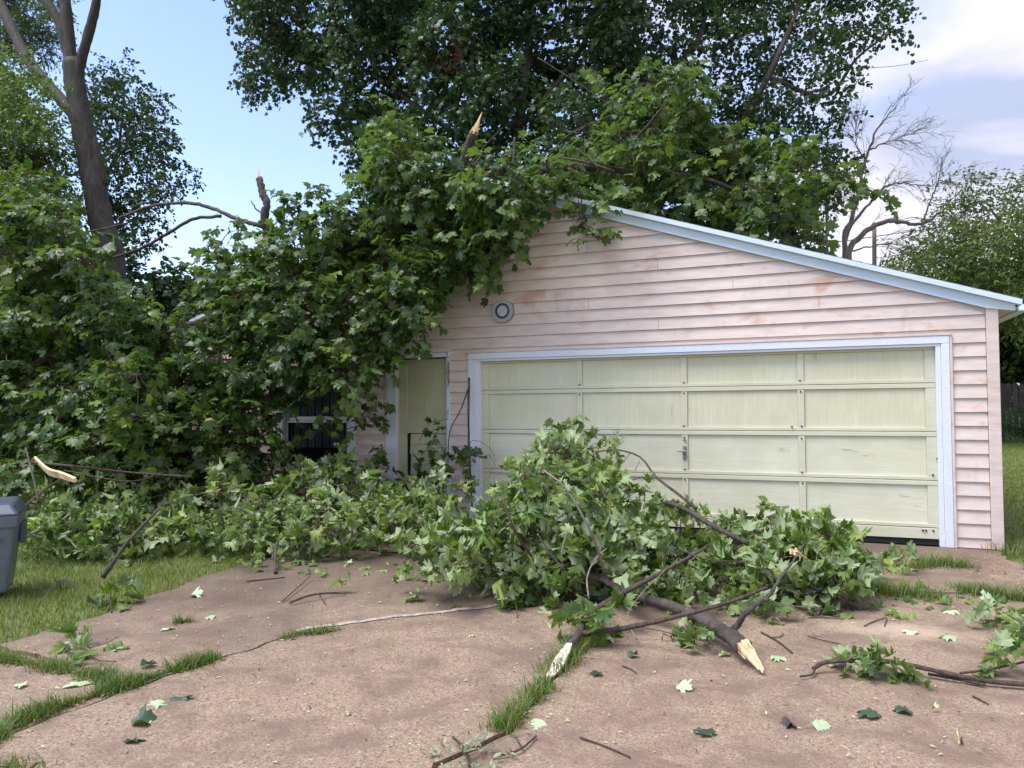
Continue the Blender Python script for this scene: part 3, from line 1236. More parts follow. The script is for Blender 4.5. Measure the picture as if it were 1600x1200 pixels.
# side door: olive sheet above, narrow boards below, warped away from its post
sc_ = MB()
sc_.box(-1.48, -1.305, -.05, .0, .005, 2.245)
sc_.box(-.505, -.455, -.04, .0, .005, 2.245)
sc_.box(-1.48, -.455, -.05, .0, 2.25, 2.315)
sc_.build('side_door_casing', M_WORNWHITE, garage, bevel=.004, seg=1)
MB().box(-1.51, -.44, -.058, .0, 2.318, 2.36).build('casing_strip', M_SIDING, garage)
sdoor = MB().box(-1.28, -.525, .04, .06, 1.18, 2.235).build('side_door', M_SIDEDOOR, garage, bevel=.003, seg=1)
MB().box(-1.30, -1.17, .020, .038, .02, 2.23).build('door_stile', M_SIDEDOOR, sdoor, bevel=.003, seg=1)
zb = .03
for i in range(8):
    z1 = zb + .143
    MB().hexa([(-1.125 + .006 * (i % 3), .028, zb), (-.525, .028, zb), (-.525, .06, zb), (-1.12, .06, zb), (-1.125 + .006 * (i % 3), .044, z1 - .004), (-.525, .044, z1 - .004), (-.525, .06, z1 - .004), (-1.12, .06, z1 - .004)]).build('door_board', M_SIDEDOOR, sdoor)
    zb = z1
MB().box(-1.28, -.52, .07, .09, .0, 2.24).build('door_backing', M_DARK, sdoor)

# window, mostly behind the fallen crown
wf = MB()
wf.box(-3.45, -3.322, -.05, .0, .66, 2.0)
wf.box(-2.138, -2.02, -.05, .0, .66, 2.0)
wf.box(-3.45, -2.02, -.05, .0, 2.002, 2.10)
window = wf.build('window', M_WHITE, garage, bevel=.004, seg=1)
MB().box(-3.50, -1.99, -.075, .0, .60, .657).build('sill', M_WHITE, window, bevel=.004, seg=1)
for z0, z1, y in ((.68, 1.365, .012), (1.372, 1.99, .030)):
    fr = MB()
    fr.box(-3.315, -3.27, y, y + .016, z0, z1)
    fr.box(-2.19, -2.143, y, y + .016, z0, z1)
    fr.box(-3.269, -2.191, y, y + .016, z0, z0 + .05)
    fr.box(-3.269, -2.191, y, y + .016, z1 - .035, z1)
    fr.build('sash', M_WHITE, window)
    MB().box(-3.268, -2.192, y + .006, y + .010, z0 + .052, z1 - .037).build('pane', M_GLASS, window)
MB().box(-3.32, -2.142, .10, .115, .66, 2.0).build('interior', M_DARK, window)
cu = MB()
for i in range(16):
    x = -3.27 + i * .067
    cu.box(x, x + .05, .066 + .01 * (i % 2), .070 + .01 * (i % 2), .95, 1.99)
cu.build('curtain', M_CURTAIN, window)

# thermometer on the gable
th = thing('wall_thermometer', 'round grey dial thermometer with a dark ring hung on the pink gable above the door', 'thermometer', (.36, -.02, 2.84))
tcx, tcz = .36, 2.84


def ring(name, r0, r1, y0, y1, material, parent, n=40):
    b = MB()
    for i in range(n):
        a0, a1 = 2 * math.pi * i / n, 2 * math.pi * (i + 1) / n
        q = [(tcx + r * math.cos(a), tcz + r * math.sin(a)) for r, a in ((r0, a0), (r1, a0), (r1, a1), (r0, a1))]
        for t_ in (y0, y1):
            b.v += [(p[0], t_, p[1]) for p in q]
        o = len(b.v) - 8
        b.f += [tuple(o + w for w in f) for f in ((0, 1, 2, 3), (7, 6, 5, 4), (0, 4, 5, 1), (2, 6, 7, 3))]
    return b.build(name, material, parent)


MB().cyl((tcx, -.055, tcz), 'y', .158, .032, 40).build('case', M_METAL, th, smooth=False)
ring('outer_scale', .108, .156, -.0635, -.0555, M_GREYPL, th)
ring('dark_ring', .074, .106, -.0615, -.0555, M_DIALDK, th)
MB().cyl((tcx, -.060, tcz), 'y', .073, .0045, 32).build('dial_face', M_DIALFC, th)
nd = MB()
c_, s_ = math.cos(rad(36)), math.sin(rad(36))
for L0, L1 in ((-.055, .066),):
    nd.hexa([(tcx + L0 * c_ + .004 * s_, -.066, tcz + L0 * s_ - .004 * c_), (tcx + L1 * c_, -.066, tcz + L1 * s_), (tcx + L1 * c_, -.062, tcz + L1 * s_), (tcx + L0 * c_ + .004 * s_, -.062, tcz + L0 * s_ - .004 * c_),
             (tcx + L0 * c_ - .004 * s_, -.066, tcz + L0 * s_ + .004 * c_), (tcx + L1 * c_ - .002, -.066, tcz + L1 * s_ + .003), (tcx + L1 * c_ - .002, -.062, tcz + L1 * s_ + .003), (tcx + L0 * c_ - .004 * s_, -.062, tcz + L0 * s_ + .004 * c_)])
nd.build('needle', M_METAL, th)
tk = MB()
for i in range(36):
    a = 2 * math.pi * i / 36
    r0, r1 = (.128, .150) if i % 3 == 0 else (.138, .150)
    ca, sa = math.cos(a), math.sin(a)
    w_ = .0016
    p0 = (tcx + r0 * ca, tcz + r0 * sa)
    p1 = (tcx + r1 * ca, tcz + r1 * sa)
    tk.hexa([(p0[0] - w_ * sa, -.0650, p0[1] + w_ * ca), (p1[0] - w_ * sa, -.0650, p1[1] + w_ * ca), (p1[0] + w_ * sa, -.0650, p1[1] - w_ * ca), (p0[0] + w_ * sa, -.0650, p0[1] - w_ * ca),
             (p0[0] - w_ * sa, -.0637, p0[1] + w_ * ca), (p1[0] - w_ * sa, -.0637, p1[1] + w_ * ca), (p1[0] + w_ * sa, -.0637, p1[1] - w_ * ca), (p0[0] + w_ * sa, -.0637, p0[1] - w_ * ca)])
tk.build('scale_marks', M_DIALDK, th, 'stuff')

# ------------------------------------------------------------------ standing trees


def tree(name, label, cat, base, trunk_paths, clumps, leaf, per_m2, k, size, material, rng, spray=.5, bark=M_BARK, limb_r=.05,
         group=None, twigs=False, up=.6, droop=.4, crown_name='crown', inner=.85, chaos=.5):
    t = thing(name, label, cat, base, group)
    sk = []
    for i, (pts, r0, r1) in enumerate(trunk_paths):
        tube_obj('trunk' if i == 0 else 'limb', pts, r0, r1, bark, t, 12 if i == 0 else 9, k=14 + 4 * len(pts), wob=.05, jit=.0, rng=rng)
        sk.append(catmull(pts, 30)[6:])
    if clumps:
        limbs_to(clumps, sk, t, rng, limb_r, bark, name='branches')
        sp = clump_sprays(clumps, per_m2, spray, rng, inner=inner)
        lv = Leaves()
        sprays_leaves(lv, sp, k, size, rng, droop=droop, up=up, chaos=chaos)
        if twigs:
            twig_mesh('twigs', sp, clumps, t, rng, .006, bark)
        emit_leaves(lv, t, leaf, material, rng, 0, crown_name)
    return t


rg = np.random.default_rng(21)
# big maple behind the garage
yb_ = 12.
poly = [(340, -420), (335, -120), (378, 0), (400, 40), (412, 80), (400, 118), (402, 132), (420, 118), (448, 102), (490, 96), (530, 118), (500, 155), (492, 185), (515, 200), (560, 215),
        (570, 255), (620, 330), (760, 420), (930, 420), (1010, 400), (1020, 200), (1000, 60), (960, -60), (1000, -420)]
cl = fill(poly, 52, rg, r=(.6, 1.0), yfun=lambda u, v: yb_ + rg.uniform(-2.4, 2.4), holes=[(522, 120, 16), (560, 116, 14), (770, 175, 10), (610, 300, 12)])
b0 = atY(800, 700, yb_ + .5)
b0[2] = .4
ft = atY(790, 330, yb_ + .5)
trk = [([b0, atY(805, 520, yb_ + .5), ft], .34, .24),
       ([ft, atY(740, 230, yb_), atY(690, 120, yb_), atY(640, -80, yb_)], .18, .07),
       ([ft, atY(810, 200, yb_), atY(830, 40, yb_), atY(850, -200, yb_)], .2, .08),
       ([atY(740, 230, yb_), atY(600, 130, yb_ - .6), atY(500, 60, yb_ - 1)], .10, .03),
       ([atY(810, 200, yb_), atY(900, 90, yb_), atY(960, -60, yb_)], .12, .04),
       ([atY(690, 170, yb_ - .3), atY(705, 185, yb_ - 1.5), atY(722, 120, yb_ - 1.8), atY(715, 20, yb_ - 1.8)], .08, .04)]
mp_ = tree('maple_tree', 'large dark maple behind the garage, its dense crown filling the top middle', 'tree', b0, trk, cl, LEAF_MID, 42, 8, .150, M_BGLEAF, rg, .55, limb_r=.035)
# a browned cluster high in it
dl = Leaves()
sprays_leaves(dl, clump_sprays([(atY(695, 78, yb_ - 2.9), .55), (atY(712, 110, yb_ - 2.9), .35)], 12, .35, rg), 7, .11, rg)
emit_leaves(dl, mp_, LEAF_LO, M_DEADLEAF, rg, 0, 'dead_leaves')

# second tree, finer leaves, to the right
yc_ = 14.
poly = [(960, -420), (950, 60), (1000, 200), (1060, 290), (1130, 330), (1215, 370), (1290, 350), (1300, 300), (1318, 235), (1312, 200), (1332, 170), (1345, 145), (1328, 105), (1355, 78), (1400, 62), (1415, 25), (1400, -40), (1410, -420)]
cl = fill(poly, 40, rg, r=(.5, .85), yfun=lambda u, v: yc_ + rg.uniform(-2, 2), holes=[(1160, 90, 14), (1325, 60, 14), (1020, 15, 10), (1240, 200, 10), (1175, 40, 12), (1300, 130, 10)])
b0 = atY(1130, 700, yc_)
b0[2] = .45
f1 = atY(1120, 330, yc_)
trk = [([b0, atY(1125, 500, yc_), f1], .30, .2),
       ([f1, atY(1150, 215, yc_ - 1), atY(1200, 120, yc_ - 1.4), atY(1240, 30, yc_ - 1), atY(1300, -120, yc_)], .13, .04),
       ([f1, atY(1060, 200, yc_ - 1), atY(1065, 100, yc_ - 1.6), atY(1100, 30, yc_ - 1), atY(1110, -200, yc_)], .13, .05),
       ([atY(1200, 120, yc_ - 1.4), atY(1290, 150, yc_), atY(1340, 90, yc_), atY(1400, 45, yc_)], .07, .02),
       ([atY(1065, 100, yc_ - 1.6), atY(1010, 40, yc_ - 1), atY(980, -60, yc_)], .07, .03)]
tree('maple_tree', 'tall airy tree behind the garage roof, dark limbs rising through its right-leaning crown', 'tree', b0, trk, cl, LEAF_LO, 46, 9, .12, M_BGLEAF, rg, .5, limb_r=.025, chaos=.6)

# left tree with bare forked trunk
yd_ = 8.
T1 = atY(176, 430, yd_)
b0 = atY(192, 700, yd_)
b0[2] = .2
trk = [([b0, T1, atY(157, 340, yd_), atY(137, 240, yd_), atY(122, 160, yd_), atY(113, 95, yd_)], .42, .31),
       ([atY(120, 170, yd_), atY(113, 110, yd_), atY(104, 30, yd_), atY(99, -60, yd_), atY(95, -300, yd_)], .25, .14),
       ([atY(122, 180, yd_), atY(112, 110, yd_), atY(95, 40, yd_ - .1), atY(70, -10, yd_ - .2), atY(20, -160, yd_)], .20, .12),
       ([atY(126, 190, yd_), atY(122, 120, yd_), atY(136, 62, yd_), atY(150, 5, yd_), atY(158, -60, yd_), atY(185, -250, yd_)], .20, .10),
       ([atY(158, 290, yd_ + .1), atY(140, 215, yd_ + .1), atY(95, 155, yd_ + .4), atY(45, 95, yd_ + .5), atY(5, 15, yd_ + .6), atY(-60, -120, yd_ + .8)], .22, .17)]
cl = fill([(-120, -300), (-120, 90), (5, 95), (60, 85), (95, 70), (100, -20), (60, -300)], 42, rg, yfun=lambda u, v: yd_ + 3 + rg.uniform(-.8, 2), r=(.7, 1.1))
tree('ash_tree', 'tall tree at the far left with a thick ridged trunk forking near its top', 'tree', b0, trk, cl, LEAF_OVAL, 34, 10, .17, M_FINE, rg, .5, bark=M_TRUNK, limb_r=.03)

# dense fine-leaved tree in front of that trunk's left
ye_ = 6.5
poly = [(-160, 110), (-20, 110), (20, 110), (45, 130), (72, 165), (80, 205), (92, 245), (84, 300), (90, 420), (40, 520), (-160, 520)]
cl = fill(poly, 40, rg, yfun=lambda u, v: ye_ + rg.uniform(-1.2, 1.2))
b0 = atY(-40, 700, ye_)
b0[2] = .1
tree('box_elder_tree', 'yellow-green bushy tree at the left edge, standing before the forked trunk', 'tree', b0,
     [([b0, atY(-30, 500, ye_), atY(20, 300, ye_), atY(40, 170, ye_)], .16, .04)], cl, LEAF_LO, 52, 10, .095, M_SHRUB, rg, .42, limb_r=.02)

# slender tree between trunk and sky
yf_ = 12.
poly = [(140, 120), (150, 125), (180, 100), (198, 100), (205, 140), (225, 150), (248, 160), (250, 190), (255, 215), (270, 235), (285, 260), (290, 285), (265, 300), (250, 330), (215, 420), (150, 450), (130, 300)]
cl = fill(poly, 27, rg, yfun=lambda u, v: yf_ + rg.uniform(-1.3, 1.3), holes=[(240, 235, 10), (170, 240, 14), (225, 275, 12)])
b0 = atY(140, 700, yf_)
b0[2] = .3
tree('sapling_tree', 'slender dark green tree seen against blue sky right of the forked trunk', 'tree', b0,
     [([b0, atY(150, 450, yf_), atY(165, 290, yf_), atY(185, 230, yf_), atY(195, 140, yf_)], .12, .03),
      ([atY(155, 300, yf_), atY(175, 260, yf_), atY(205, 215, yf_), atY(230, 170, yf_)], .06, .02)], cl, LEAF_LO, 24, 9, .115, M_BGLEAF, rg, .42, limb_r=.02)

# bare tree
yh_ = 17.
bt = thing('bare_tree', 'leafless grey tree with arching limbs against the pale sky above the roof', 'tree', (lambda p: (p[0], p[1], .6))(atY(1340, 640, yh_)))
BT = [([(1330, 700), (1318, 400), (1330, 345), (1345, 290), (1352, 250), (1372, 200), (1400, 168)], .14, .02, 0),
      ([(1318, 380), (1335, 345), (1368, 310), (1385, 290), (1420, 288), (1455, 292)], .08, .015, .3),
      ([(1335, 520), (1325, 400), (1345, 370), (1368, 352), (1400, 345), (1435, 350), (1462, 338), (1480, 322)], .16, .03, -.5),
      ([(1352, 250), (1338, 225), (1337, 175)], .035, .008, 0), ([(1357, 235), (1385, 222), (1430, 208)], .04, .008, .2),
      ([(1332, 392), (1360, 385), (1400, 380), (1425, 390)], .04, .012, -.3), ([(1440, 347), (1460, 300), (1470, 285), (1500, 290)], .04, .008, -.5),
      ([(1293, 700), (1291, 360), (1292, 330), (1290, 300)], .07, .03, -1), ([(1280, 390), (1285, 340), (1300, 325)], .04, .02, -1)]
shoots = []
for pts, r0, r1, dy in BT:
    P = [atY(u, v, yh_ + dy) for u, v in pts]
    tube_obj('limb', P, r0 * .72, r1 * .7, M_GREYBARK, bt, 7, k=5 * len(pts), wob=.03, jit=.02, rng=rg)
    Q_ = catmull(P, 40)
    for q in range(14, 40, 2):
        d = nrm(Q_[min(q + 1, 39)] - Q_[q - 1])
        shoots.append((Q_[q], nrm(d * .9 + rg.normal(0, .45, 3) + np.array([.15, 0, .1])), rg.uniform(.5, 1.5) * (1 - .3 * q / 40)))
tw, tr_ = [], []


def shoot(p, d, L, r, lev):
    e = p + d * L + np.array([0, 0, -.16 * L * L])
    m_ = p + d * L * .5 + np.array([0, 0, .03 * L])
    C_ = catmull([p, m_, e], 6)
    tw.append(C_)
    tr_.append(np.linspace(r, r * .45, 6))
    if lev:
        for q in range(2 + 2 * lev):
            i = rg.integers(1, 6)
            shoot(C_[i], nrm(d + rg.normal(0, .5, 3)), L * rg.uniform(.3, .55), r * .6, lev - 1)


for p, d, L in shoots:
    shoot(p, d, L, .010, 2)
Vt, Qt = tubes(np.array(tw), np.array(tr_), 3)
link('twigs', mesh_np('twigs', Vt, None, M_GREYBARK, Qt, True), bt, 'stuff')

# shrubs and trees at the right edge
yk_ = 15.
poly = [(1445, 380), (1470, 330), (1500, 290), (1540, 285), (1600, 275), (1720, 260), (1720, 440), (1500, 440), (1420, 420)]
cl = fill(poly, 28, rg, yfun=lambda u, v: yk_ + rg.uniform(-.8, .8), holes=[(1490, 350, 12), (1530, 305, 14), (1570, 330, 10)])
b0 = atY(1700, 650, yk_)
b0[2] = .6
tree('cherry_tree', 'loose light green treetop rising over the shrubs at the right edge', 'tree', b0, [([b0, atY(1640, 450, yk_), atY(1550, 330, yk_)], .10, .03)], cl, LEAF_OVAL, 20, 9, .15, M_SHRUB, rg, .45, limb_r=.015)
yl_ = 13.
poly = [(1395, 400), (1440, 385), (1470, 360), (1520, 350), (1600, 345), (1760, 330), (1760, 520), (1570, 520), (1480, 460), (1400, 440)]
cl = fill(poly, 34, rg, yfun=lambda u, v: yl_ + rg.uniform(-.9, .9))
b0 = atY(1730, 650, yl_)
b0[2] = .55
tree('shrub_tree', 'yellow-green bushy tree beyond the right end of the roof', 'tree', b0, [([b0, atY(1690, 500, yl_), atY(1560, 420, yl_)], .10, .03)], cl, LEAF_OVAL, 52, 11, .12, M_SHRUB, rg, .35, limb_r=.015)
yn_ = 19.5
poly = [(1500, 440), (1800, 420), (1800, 615), (1700, 618), (1500, 618)]
cl = fill(poly, 30, rg, yfun=lambda u, v: yn_ + rg.uniform(-.9, .9))
b0 = atY(1650, 650, yn_)
b0[2] = .65
tree('maple_tree', 'dark green leafy tree over the fence beside the right corner of the garage', 'tree', b0, [([b0, atY(1640, 560, yn_), atY(1600, 500, yn_)], .12, .04)], cl, LEAF_LO, 34, 9, .17, M_LEAF, rg, .4, limb_r=.015)

# a hedge row closing the view behind the left of the garage
poly = [(-300, 430), (-100, 400), (60, 410), (260, 440), (420, 470), (640, 520), (640, 650), (-300, 660)]
cl = fill(poly, 46, rg, yfun=lambda u, v: 11 + rg.uniform(-1, 1))
b0 = atY(200, 640, 11)
b0[2] = .35
hd_ = thing('hedge', 'dark overgrown hedge behind the fallen crown at the left', 'hedge', b0)
sp = clump_sprays(cl, 24, .5, rg)
lv = Leaves()
sprays_leaves(lv, sp, 8, .2, rg)
emit_leaves(lv, hd_, LEAF_LO, M_BGLEAF, rg, 0, 'foliage')
tube_obj('stem', [b0, b0 + np.array([.1, 0, 1.2]), b0 + np.array([.3, 0, 2.2])], .08, .04, M_BARK, hd_)

# fence at the right, low plants along its foot
fy = 16.5
fence = thing('board_fence', 'weathered brown board fence across the back yard beside the garage', 'fence', (9, fy, .6))
hz0 = float(hgt(0, fy))
x = 5.0
rf_ = np.random.default_rng(3)
me_b = None
while x < 16:
    wd = .14
    h = 1.55 + rf_.normal(0, .012)
    if me_b is None:
        q = MB().prism([(0, 0), (wd, 0), (wd, 1.5), (wd - .03, 1.55), (.03, 1.55), (0, 1.5)], 'y', 0, .02).build('fence_board', M_FENCE, fence)
        q.location = Vector((x, fy, hz0)) - Vector(fence.location)
        me_b = q.data
    else:
        q = bpy.data.objects.new('fence_board', me_b)
        COL.objects.link(q)
        q.parent = fence
        q.location = Vector((x, fy + rf_.normal(0, .004), hz0 + rf_.normal(0, .012))) - Vector(fence.location)
        q.rotation_euler = (0, rf_.normal(0, .006), 0)
    x += wd + .018
for z in (.35, 1.2):
    MB().box(5, 16, fy + .025, fy + .065, hz0 + z, hz0 + z + .08).build('rail', M_FENCE, fence)
poly = [(1530, 645), (1620, 640), (1800, 640), (1800, 680), (1530, 680)]
cl = fill(poly, 15, rg, yfun=lambda u, v: 15.2 + rg.uniform(-.4, .4))
b0 = atY(1600, 690, 15.2)
b0[2] = .6
pt = thing('border_plants', 'low leafy plants growing along the foot of the board fence', 'plants', b0)
sp = clump_sprays(cl, 60, .2, rg)
lv = Leaves()
sprays_leaves(lv, sp, 6, .11, rg)
emit_leaves(lv, pt, LEAF_OVAL, M_LEAF, rg, 0, 'foliage')
tube_obj('stem', [b0, b0 + np.array([.02, 0, .3]), b0 + np.array([.05, 0, .5])], .02, .008, M_TWIG, pt)

# pole and service wires
pb = atY(1366, 620, 22)
pb[2] = .7
ptop = atY(1366, 350, 22)
pole = thing('utility_pole', 'thin weathered pole rising behind the roof among the bare branches', 'pole', pb)
tube_obj('post', [pb, (pb + ptop) / 2, ptop], .09, .075, M_POLE, pole, 10, wob=.01)
tube_obj('cap', [ptop, ptop + np.array([0, 0, .03]), ptop + np.array([0, 0, .06])], .08, .03, M_POLE, pole, 10, wob=0)
wr_ = tube_obj('service_wire', [atY(1180, 392, 22), atY(1300, 379, 22), atY(1420, 362, 22), atY(1600, 338, 22), atY(1900, 300, 22)], .016, .016, M_WIRE, None, 6, k=30, wob=0)
tag(wr_, 'thin black wire running from the roof edge past the bare tree to the right', 'wire')
wr_ = tube_obj('service_wire', [atY(1250, 112, 15), atY(1340, 107, 15), atY(1400, 103, 15), atY(1450, 94, 15)], .009, .006, M_WIRE, None, 5, k=20, wob=0)
tag(wr_, 'short thin strand sticking out of the airy treetop towards the clouds', 'wire')

# ------------------------------------------------------------------ fallen crown over the left of the garage
rc = np.random.default_rng(31)


def fallen(name, label, cat, base, clumps, skel, per_m2, k, size, leaf, material, singles, rng, spray=.36, limb_r=.016, flip=.07, up=.75, droop=.75, chaos=.36, inner=.8, limb_mat=M_BARK, group=None):
    t = thing(name, label, cat, base, group)
    sks = []
    for pts, r0, r1 in skel:
        tube_obj('limb', pts, r0, r1, limb_mat, t, 10, k=6 * len(pts), prof=.75, wob=.02, jit=.004, rng=rng)
        sks.append(catmull(pts, 24))
    limbs_to(clumps, sks, t, rng, limb_r, limb_mat, name='branches')
    sp = clump_sprays(clumps, per_m2, spray, rng, inner=inner)
    lv = Leaves()
    sprays_leaves(lv, sp, k, size, rng, droop=droop, up=up, chaos=chaos, flip=flip)
    twig_mesh('twigs', sp, clumps, t, rng, .0035, M_TWIG)
    emit_leaves(lv, t, leaf, material, rng, singles)
    return t


def yA(u, v):
    # draped over the gable, bulging towards the lawn lower down
    base = -.45 - .9 * min(1, max(0, (v - 260) / 380)) - .5 * min(1, max(0, (560 - u) / 400))
    return base + rc.uniform(-.35, .5)


polyA = [(585, 245), (580, 215), (600, 200), (640, 215), (690, 240), (740, 262), (785, 280), (800, 310), (792, 350), (785, 395), (735, 410), (695, 430), (660, 465), (632, 505), (610, 535),
         (585, 550), (565, 590), (550, 625), (530, 600), (515, 560), (455, 570), (425, 620), (405, 690), (330, 730), (230, 740), (150, 700), (170, 560), (200, 490), (250, 490), (320, 492),
         (355, 462), (335, 425), (355, 400), (405, 392), (440, 362), (490, 345), (550, 342), (570, 290)]
clA = fill(polyA, 38, rc, yfun=yA, r=(.75, 1.15))
clA += [(atY(575, 640, -.7), .15), (atY(562, 665, -.6), .12), (atY(606, 178, -.4), .16), (atY(622, 195, -.45), .2), (atY(468, 322, -.9), .16), (atY(495, 310, -.9), .15), (atY(335, 395, -1.1), .12), (atY(360, 360, -1.0), .1), (atY(500, 668, -.5), .07)]
skA = [([atY(-120, 560, 1.0), atY(60, 520, .4), atY(170, 520, 0.2), atY(290, 510, -.4), atY(430, 440, -.7), atY(560, 380, -.6), atY(690, 310, -.3), atY(760, 300, .3)], .05, .04),
       ([atY(-60, 760, -1.2), atY(120, 690, -1.3), atY(260, 640, -1.4), atY(400, 600, -1.3), atY(520, 560, -1.0), atY(600, 500, -.8)], .05, .02)]
gA = thing
bA = atY(-60, 780, -1.2)
bA[2] = 0
fc = fallen('toppled_maple', 'huge broken maple crown draped over the left gable and yard, hiding half the garage', 'fallen tree', bA, clA, skA, 54, 7, .124, LEAF_HI, M_LEAF, 300, rc, limb_r=.02)
# bare parts that stick out of it
for pts, r0, r1 in (([atY(185, 342, -.8), atY(235, 322, -.8), atY(290, 317, -.8), atY(330, 325, -.8), (atY(370, 342, -.8)), atY(405, 352, -.8), atY(450, 372, -.6)], .022, .034),
                    ([atY(150, 410, -.9), atY(215, 390, -.9), atY(262, 365, -.9), atY(300, 343, -.85), atY(345, 338, -.8)], .020, .026),
                    ([atY(195, 350, -.9), atY(150, 360, -.95), atY(90, 372, -1.0)], .012, .02),
                    ([atY(244, 385, -.85), atY(254, 372, -.85), atY(262, 366, -.87)], .005, .008),
                    ([atY(440, 300, -.7), atY(447, 318, -.7), atY(462, 350, -.7)], .007, .016),
                    ([atY(392, 314, -.75), atY(402, 328, -.75), atY(412, 336, -.75)], .008, .014),
                    ([atY(100, 652, -2.3), atY(125, 665, -2.25), atY(160, 666, -2.2), atY(230, 668, -2.0)], .010, .018)):
    tube_obj('limb', pts, r0, r1, M_BARK, fc, 8, k=6 * len(pts), wob=.05, jit=.004, rng=rc)
st = tube_obj('limb', [atY(430, 400, -.7), atY(414, 345, -.75), atY(417, 320, -.75), atY(410, 300, -.75), atY(404, 278, -.75)], .065, .048, M_BARK, fc, 9, k=24, wob=.09, jit=.006, rng=rc)
broken_end('broken_wood', atY(404, 280, -.75), (-.1, 0, 1), .05, .16, st, rc, 6)
st = tube_obj('limb', [atY(716, 285, -.35), atY(722, 262, -.5), atY(731, 232, -.6), atY(741, 205, -.65)], .06, .058, M_BARK, fc, 10, k=20, wob=.07, jit=.006, rng=rc)
be = broken_end('broken_wood', atY(740, 209, -.65), atY(754, 172, -.65) - atY(740, 206, -.65), .060, .33, st, rc, 9, side=np.array([0, 1., 0]), taper=.4)
be['label'] = 'pale splintered top of the snapped limb'
tube_obj('limb', [atY(735, 258, -.8), atY(760, 225, -.8), atY(785, 200, -.8)], .012, .006, M_TWIG, fc, 6, wob=.05)
tube_obj('limb', [atY(800, 270, .2), atY(803, 240, .2), atY(804, 215, .2)], .022, .016, M_BARK, fc, 8, wob=.08)

# nearer hanging mass at the far left
def yB(u, v):
    return -2.0 + rc.uniform(-.6, .6) - .5 * max(0, (v - 450) / 300)


polyB = [(-140, 300), (0, 312), (40, 320), (75, 308), (112, 325), (135, 360), (150, 400), (165, 455), (190, 500), (200, 560), (250, 620), (240, 700), (180, 740), (60, 740), (-140, 760)]
clB = fill(polyB, 40, rc, yfun=yB, r=(.75, 1.15))
skB = [([atY(-260, 520, -1.5), atY(-100, 470, -1.8), atY(20, 430, -2.0), atY(130, 420, -2.0)], .08, .02), ([atY(-260, 700, -1.8), atY(-60, 650, -2.2), atY(100, 640, -2.3), atY(200, 660, -2.2)], .03, .015)]
bB = atY(-260, 760, -1.8)
bB[2] = 0
fallen('fallen_maple_bough', 'leafy maple bough sagging at the left edge above the grey bin', 'fallen bough', bB, clB, skB, 52, 7, .128, LEAF_HI, M_LEAF, 300, rc)

# limb lying on the roof, right of the ridge
def yD(u, v):
    return 1.2 + rc.uniform(-.8, 1.2)


polyD = [(815, 262), (850, 240), (880, 255), (920, 240), (970, 225), (985, 190), (960, 160), (1000, 130), (1050, 120), (1100, 125), (1110, 150), (1075, 185), (1085, 205), (1120, 215), (1165, 225), (1220, 240), (1265, 262),
         (1260, 300), (1245, 345), (1265, 375), (1200, 380), (1100, 350), (1000, 315), (880, 275)]
clD = fill(polyD, 34, rc, yfun=yD, r=(.75, 1.15))
clD += [(atY(u, v, y), r) for u, v, y, r in ((1310, 275, 1.5, .16), (1330, 290, 1.5, .15), (1295, 290, 1.4, .14), (1355, 295, 1.5, .10), (1285, 265, 1.5, .14), (930, 115, 1.5, .14), (945, 150, 1.5, .16), (1240, 360, 1.2, .22), (1275, 378, 1.0, .16))]
# sprigs that hang over the rake onto the gable
clD += [(atY(u, v, -.28), r) for u, v, r in ((845, 290, .24), (872, 285, .12), (908, 305, .15), (938, 312, .13), (912, 340, .15), (925, 365, .14), (935, 375, .12), (985, 305, .10), (855, 318, .12), (822, 342, .10), (810, 300, .2), (820, 280, .2))]
skD = [([atY(800, 275, .6), atY(900, 262, .8), atY(1000, 270, 1.0), atY(1100, 280, 1.2), atY(1200, 320, 1.3), atY(1270, 350, 1.4)], .07, .02),
       ([atY(950, 262, .9), atY(1000, 210, 1.2), atY(1050, 150, 1.4)], .04, .012)]
bD = atY(800, 275, .6)
fd = fallen('fallen_maple_limb', 'broken leafy maple limb lying across the right slope of the roof', 'fallen limb', bD, clD, skD, 54, 7, .124, LEAF_HI, M_LEAF, 300, rc)
for pts, r0, r1 in (([atY(855, 245, .6), atY(890, 210, .6), atY(955, 180, .7)], .012, .009), ([atY(875, 240, .6), atY(905, 205, .6), atY(925, 190, .6)], .008, .006),
                    ([atY(870, 246, .4), atY(910, 252, .4), atY(960, 268, .5)], .014, .022), ([atY(900, 232, .4), atY(918, 245, .4), atY(935, 262, .4)], .01, .02),
                    ([atY(840, 90, 1.0), atY(880, 115, 1.0), atY(940, 155, 1.2), atY(985, 190, 1.2)], .006, .010),
                    ([atY(895, 265, -.1), atY(902, 300, -.2), atY(908, 355, -.2)], .006, .004)):
    tube_obj('limb', pts, r0, r1, M_TWIG, fd, 6, k=14, wob=.05, rng=rc)

# ------------------------------------------------------------------ piles on the ground
rp = np.random.default_rng(41)


def zprof(pairs):
    xs, ys = zip(*pairs)
    return lambda u, v: float(np.interp(v, xs, ys)) + rp.uniform(-.07, .07)


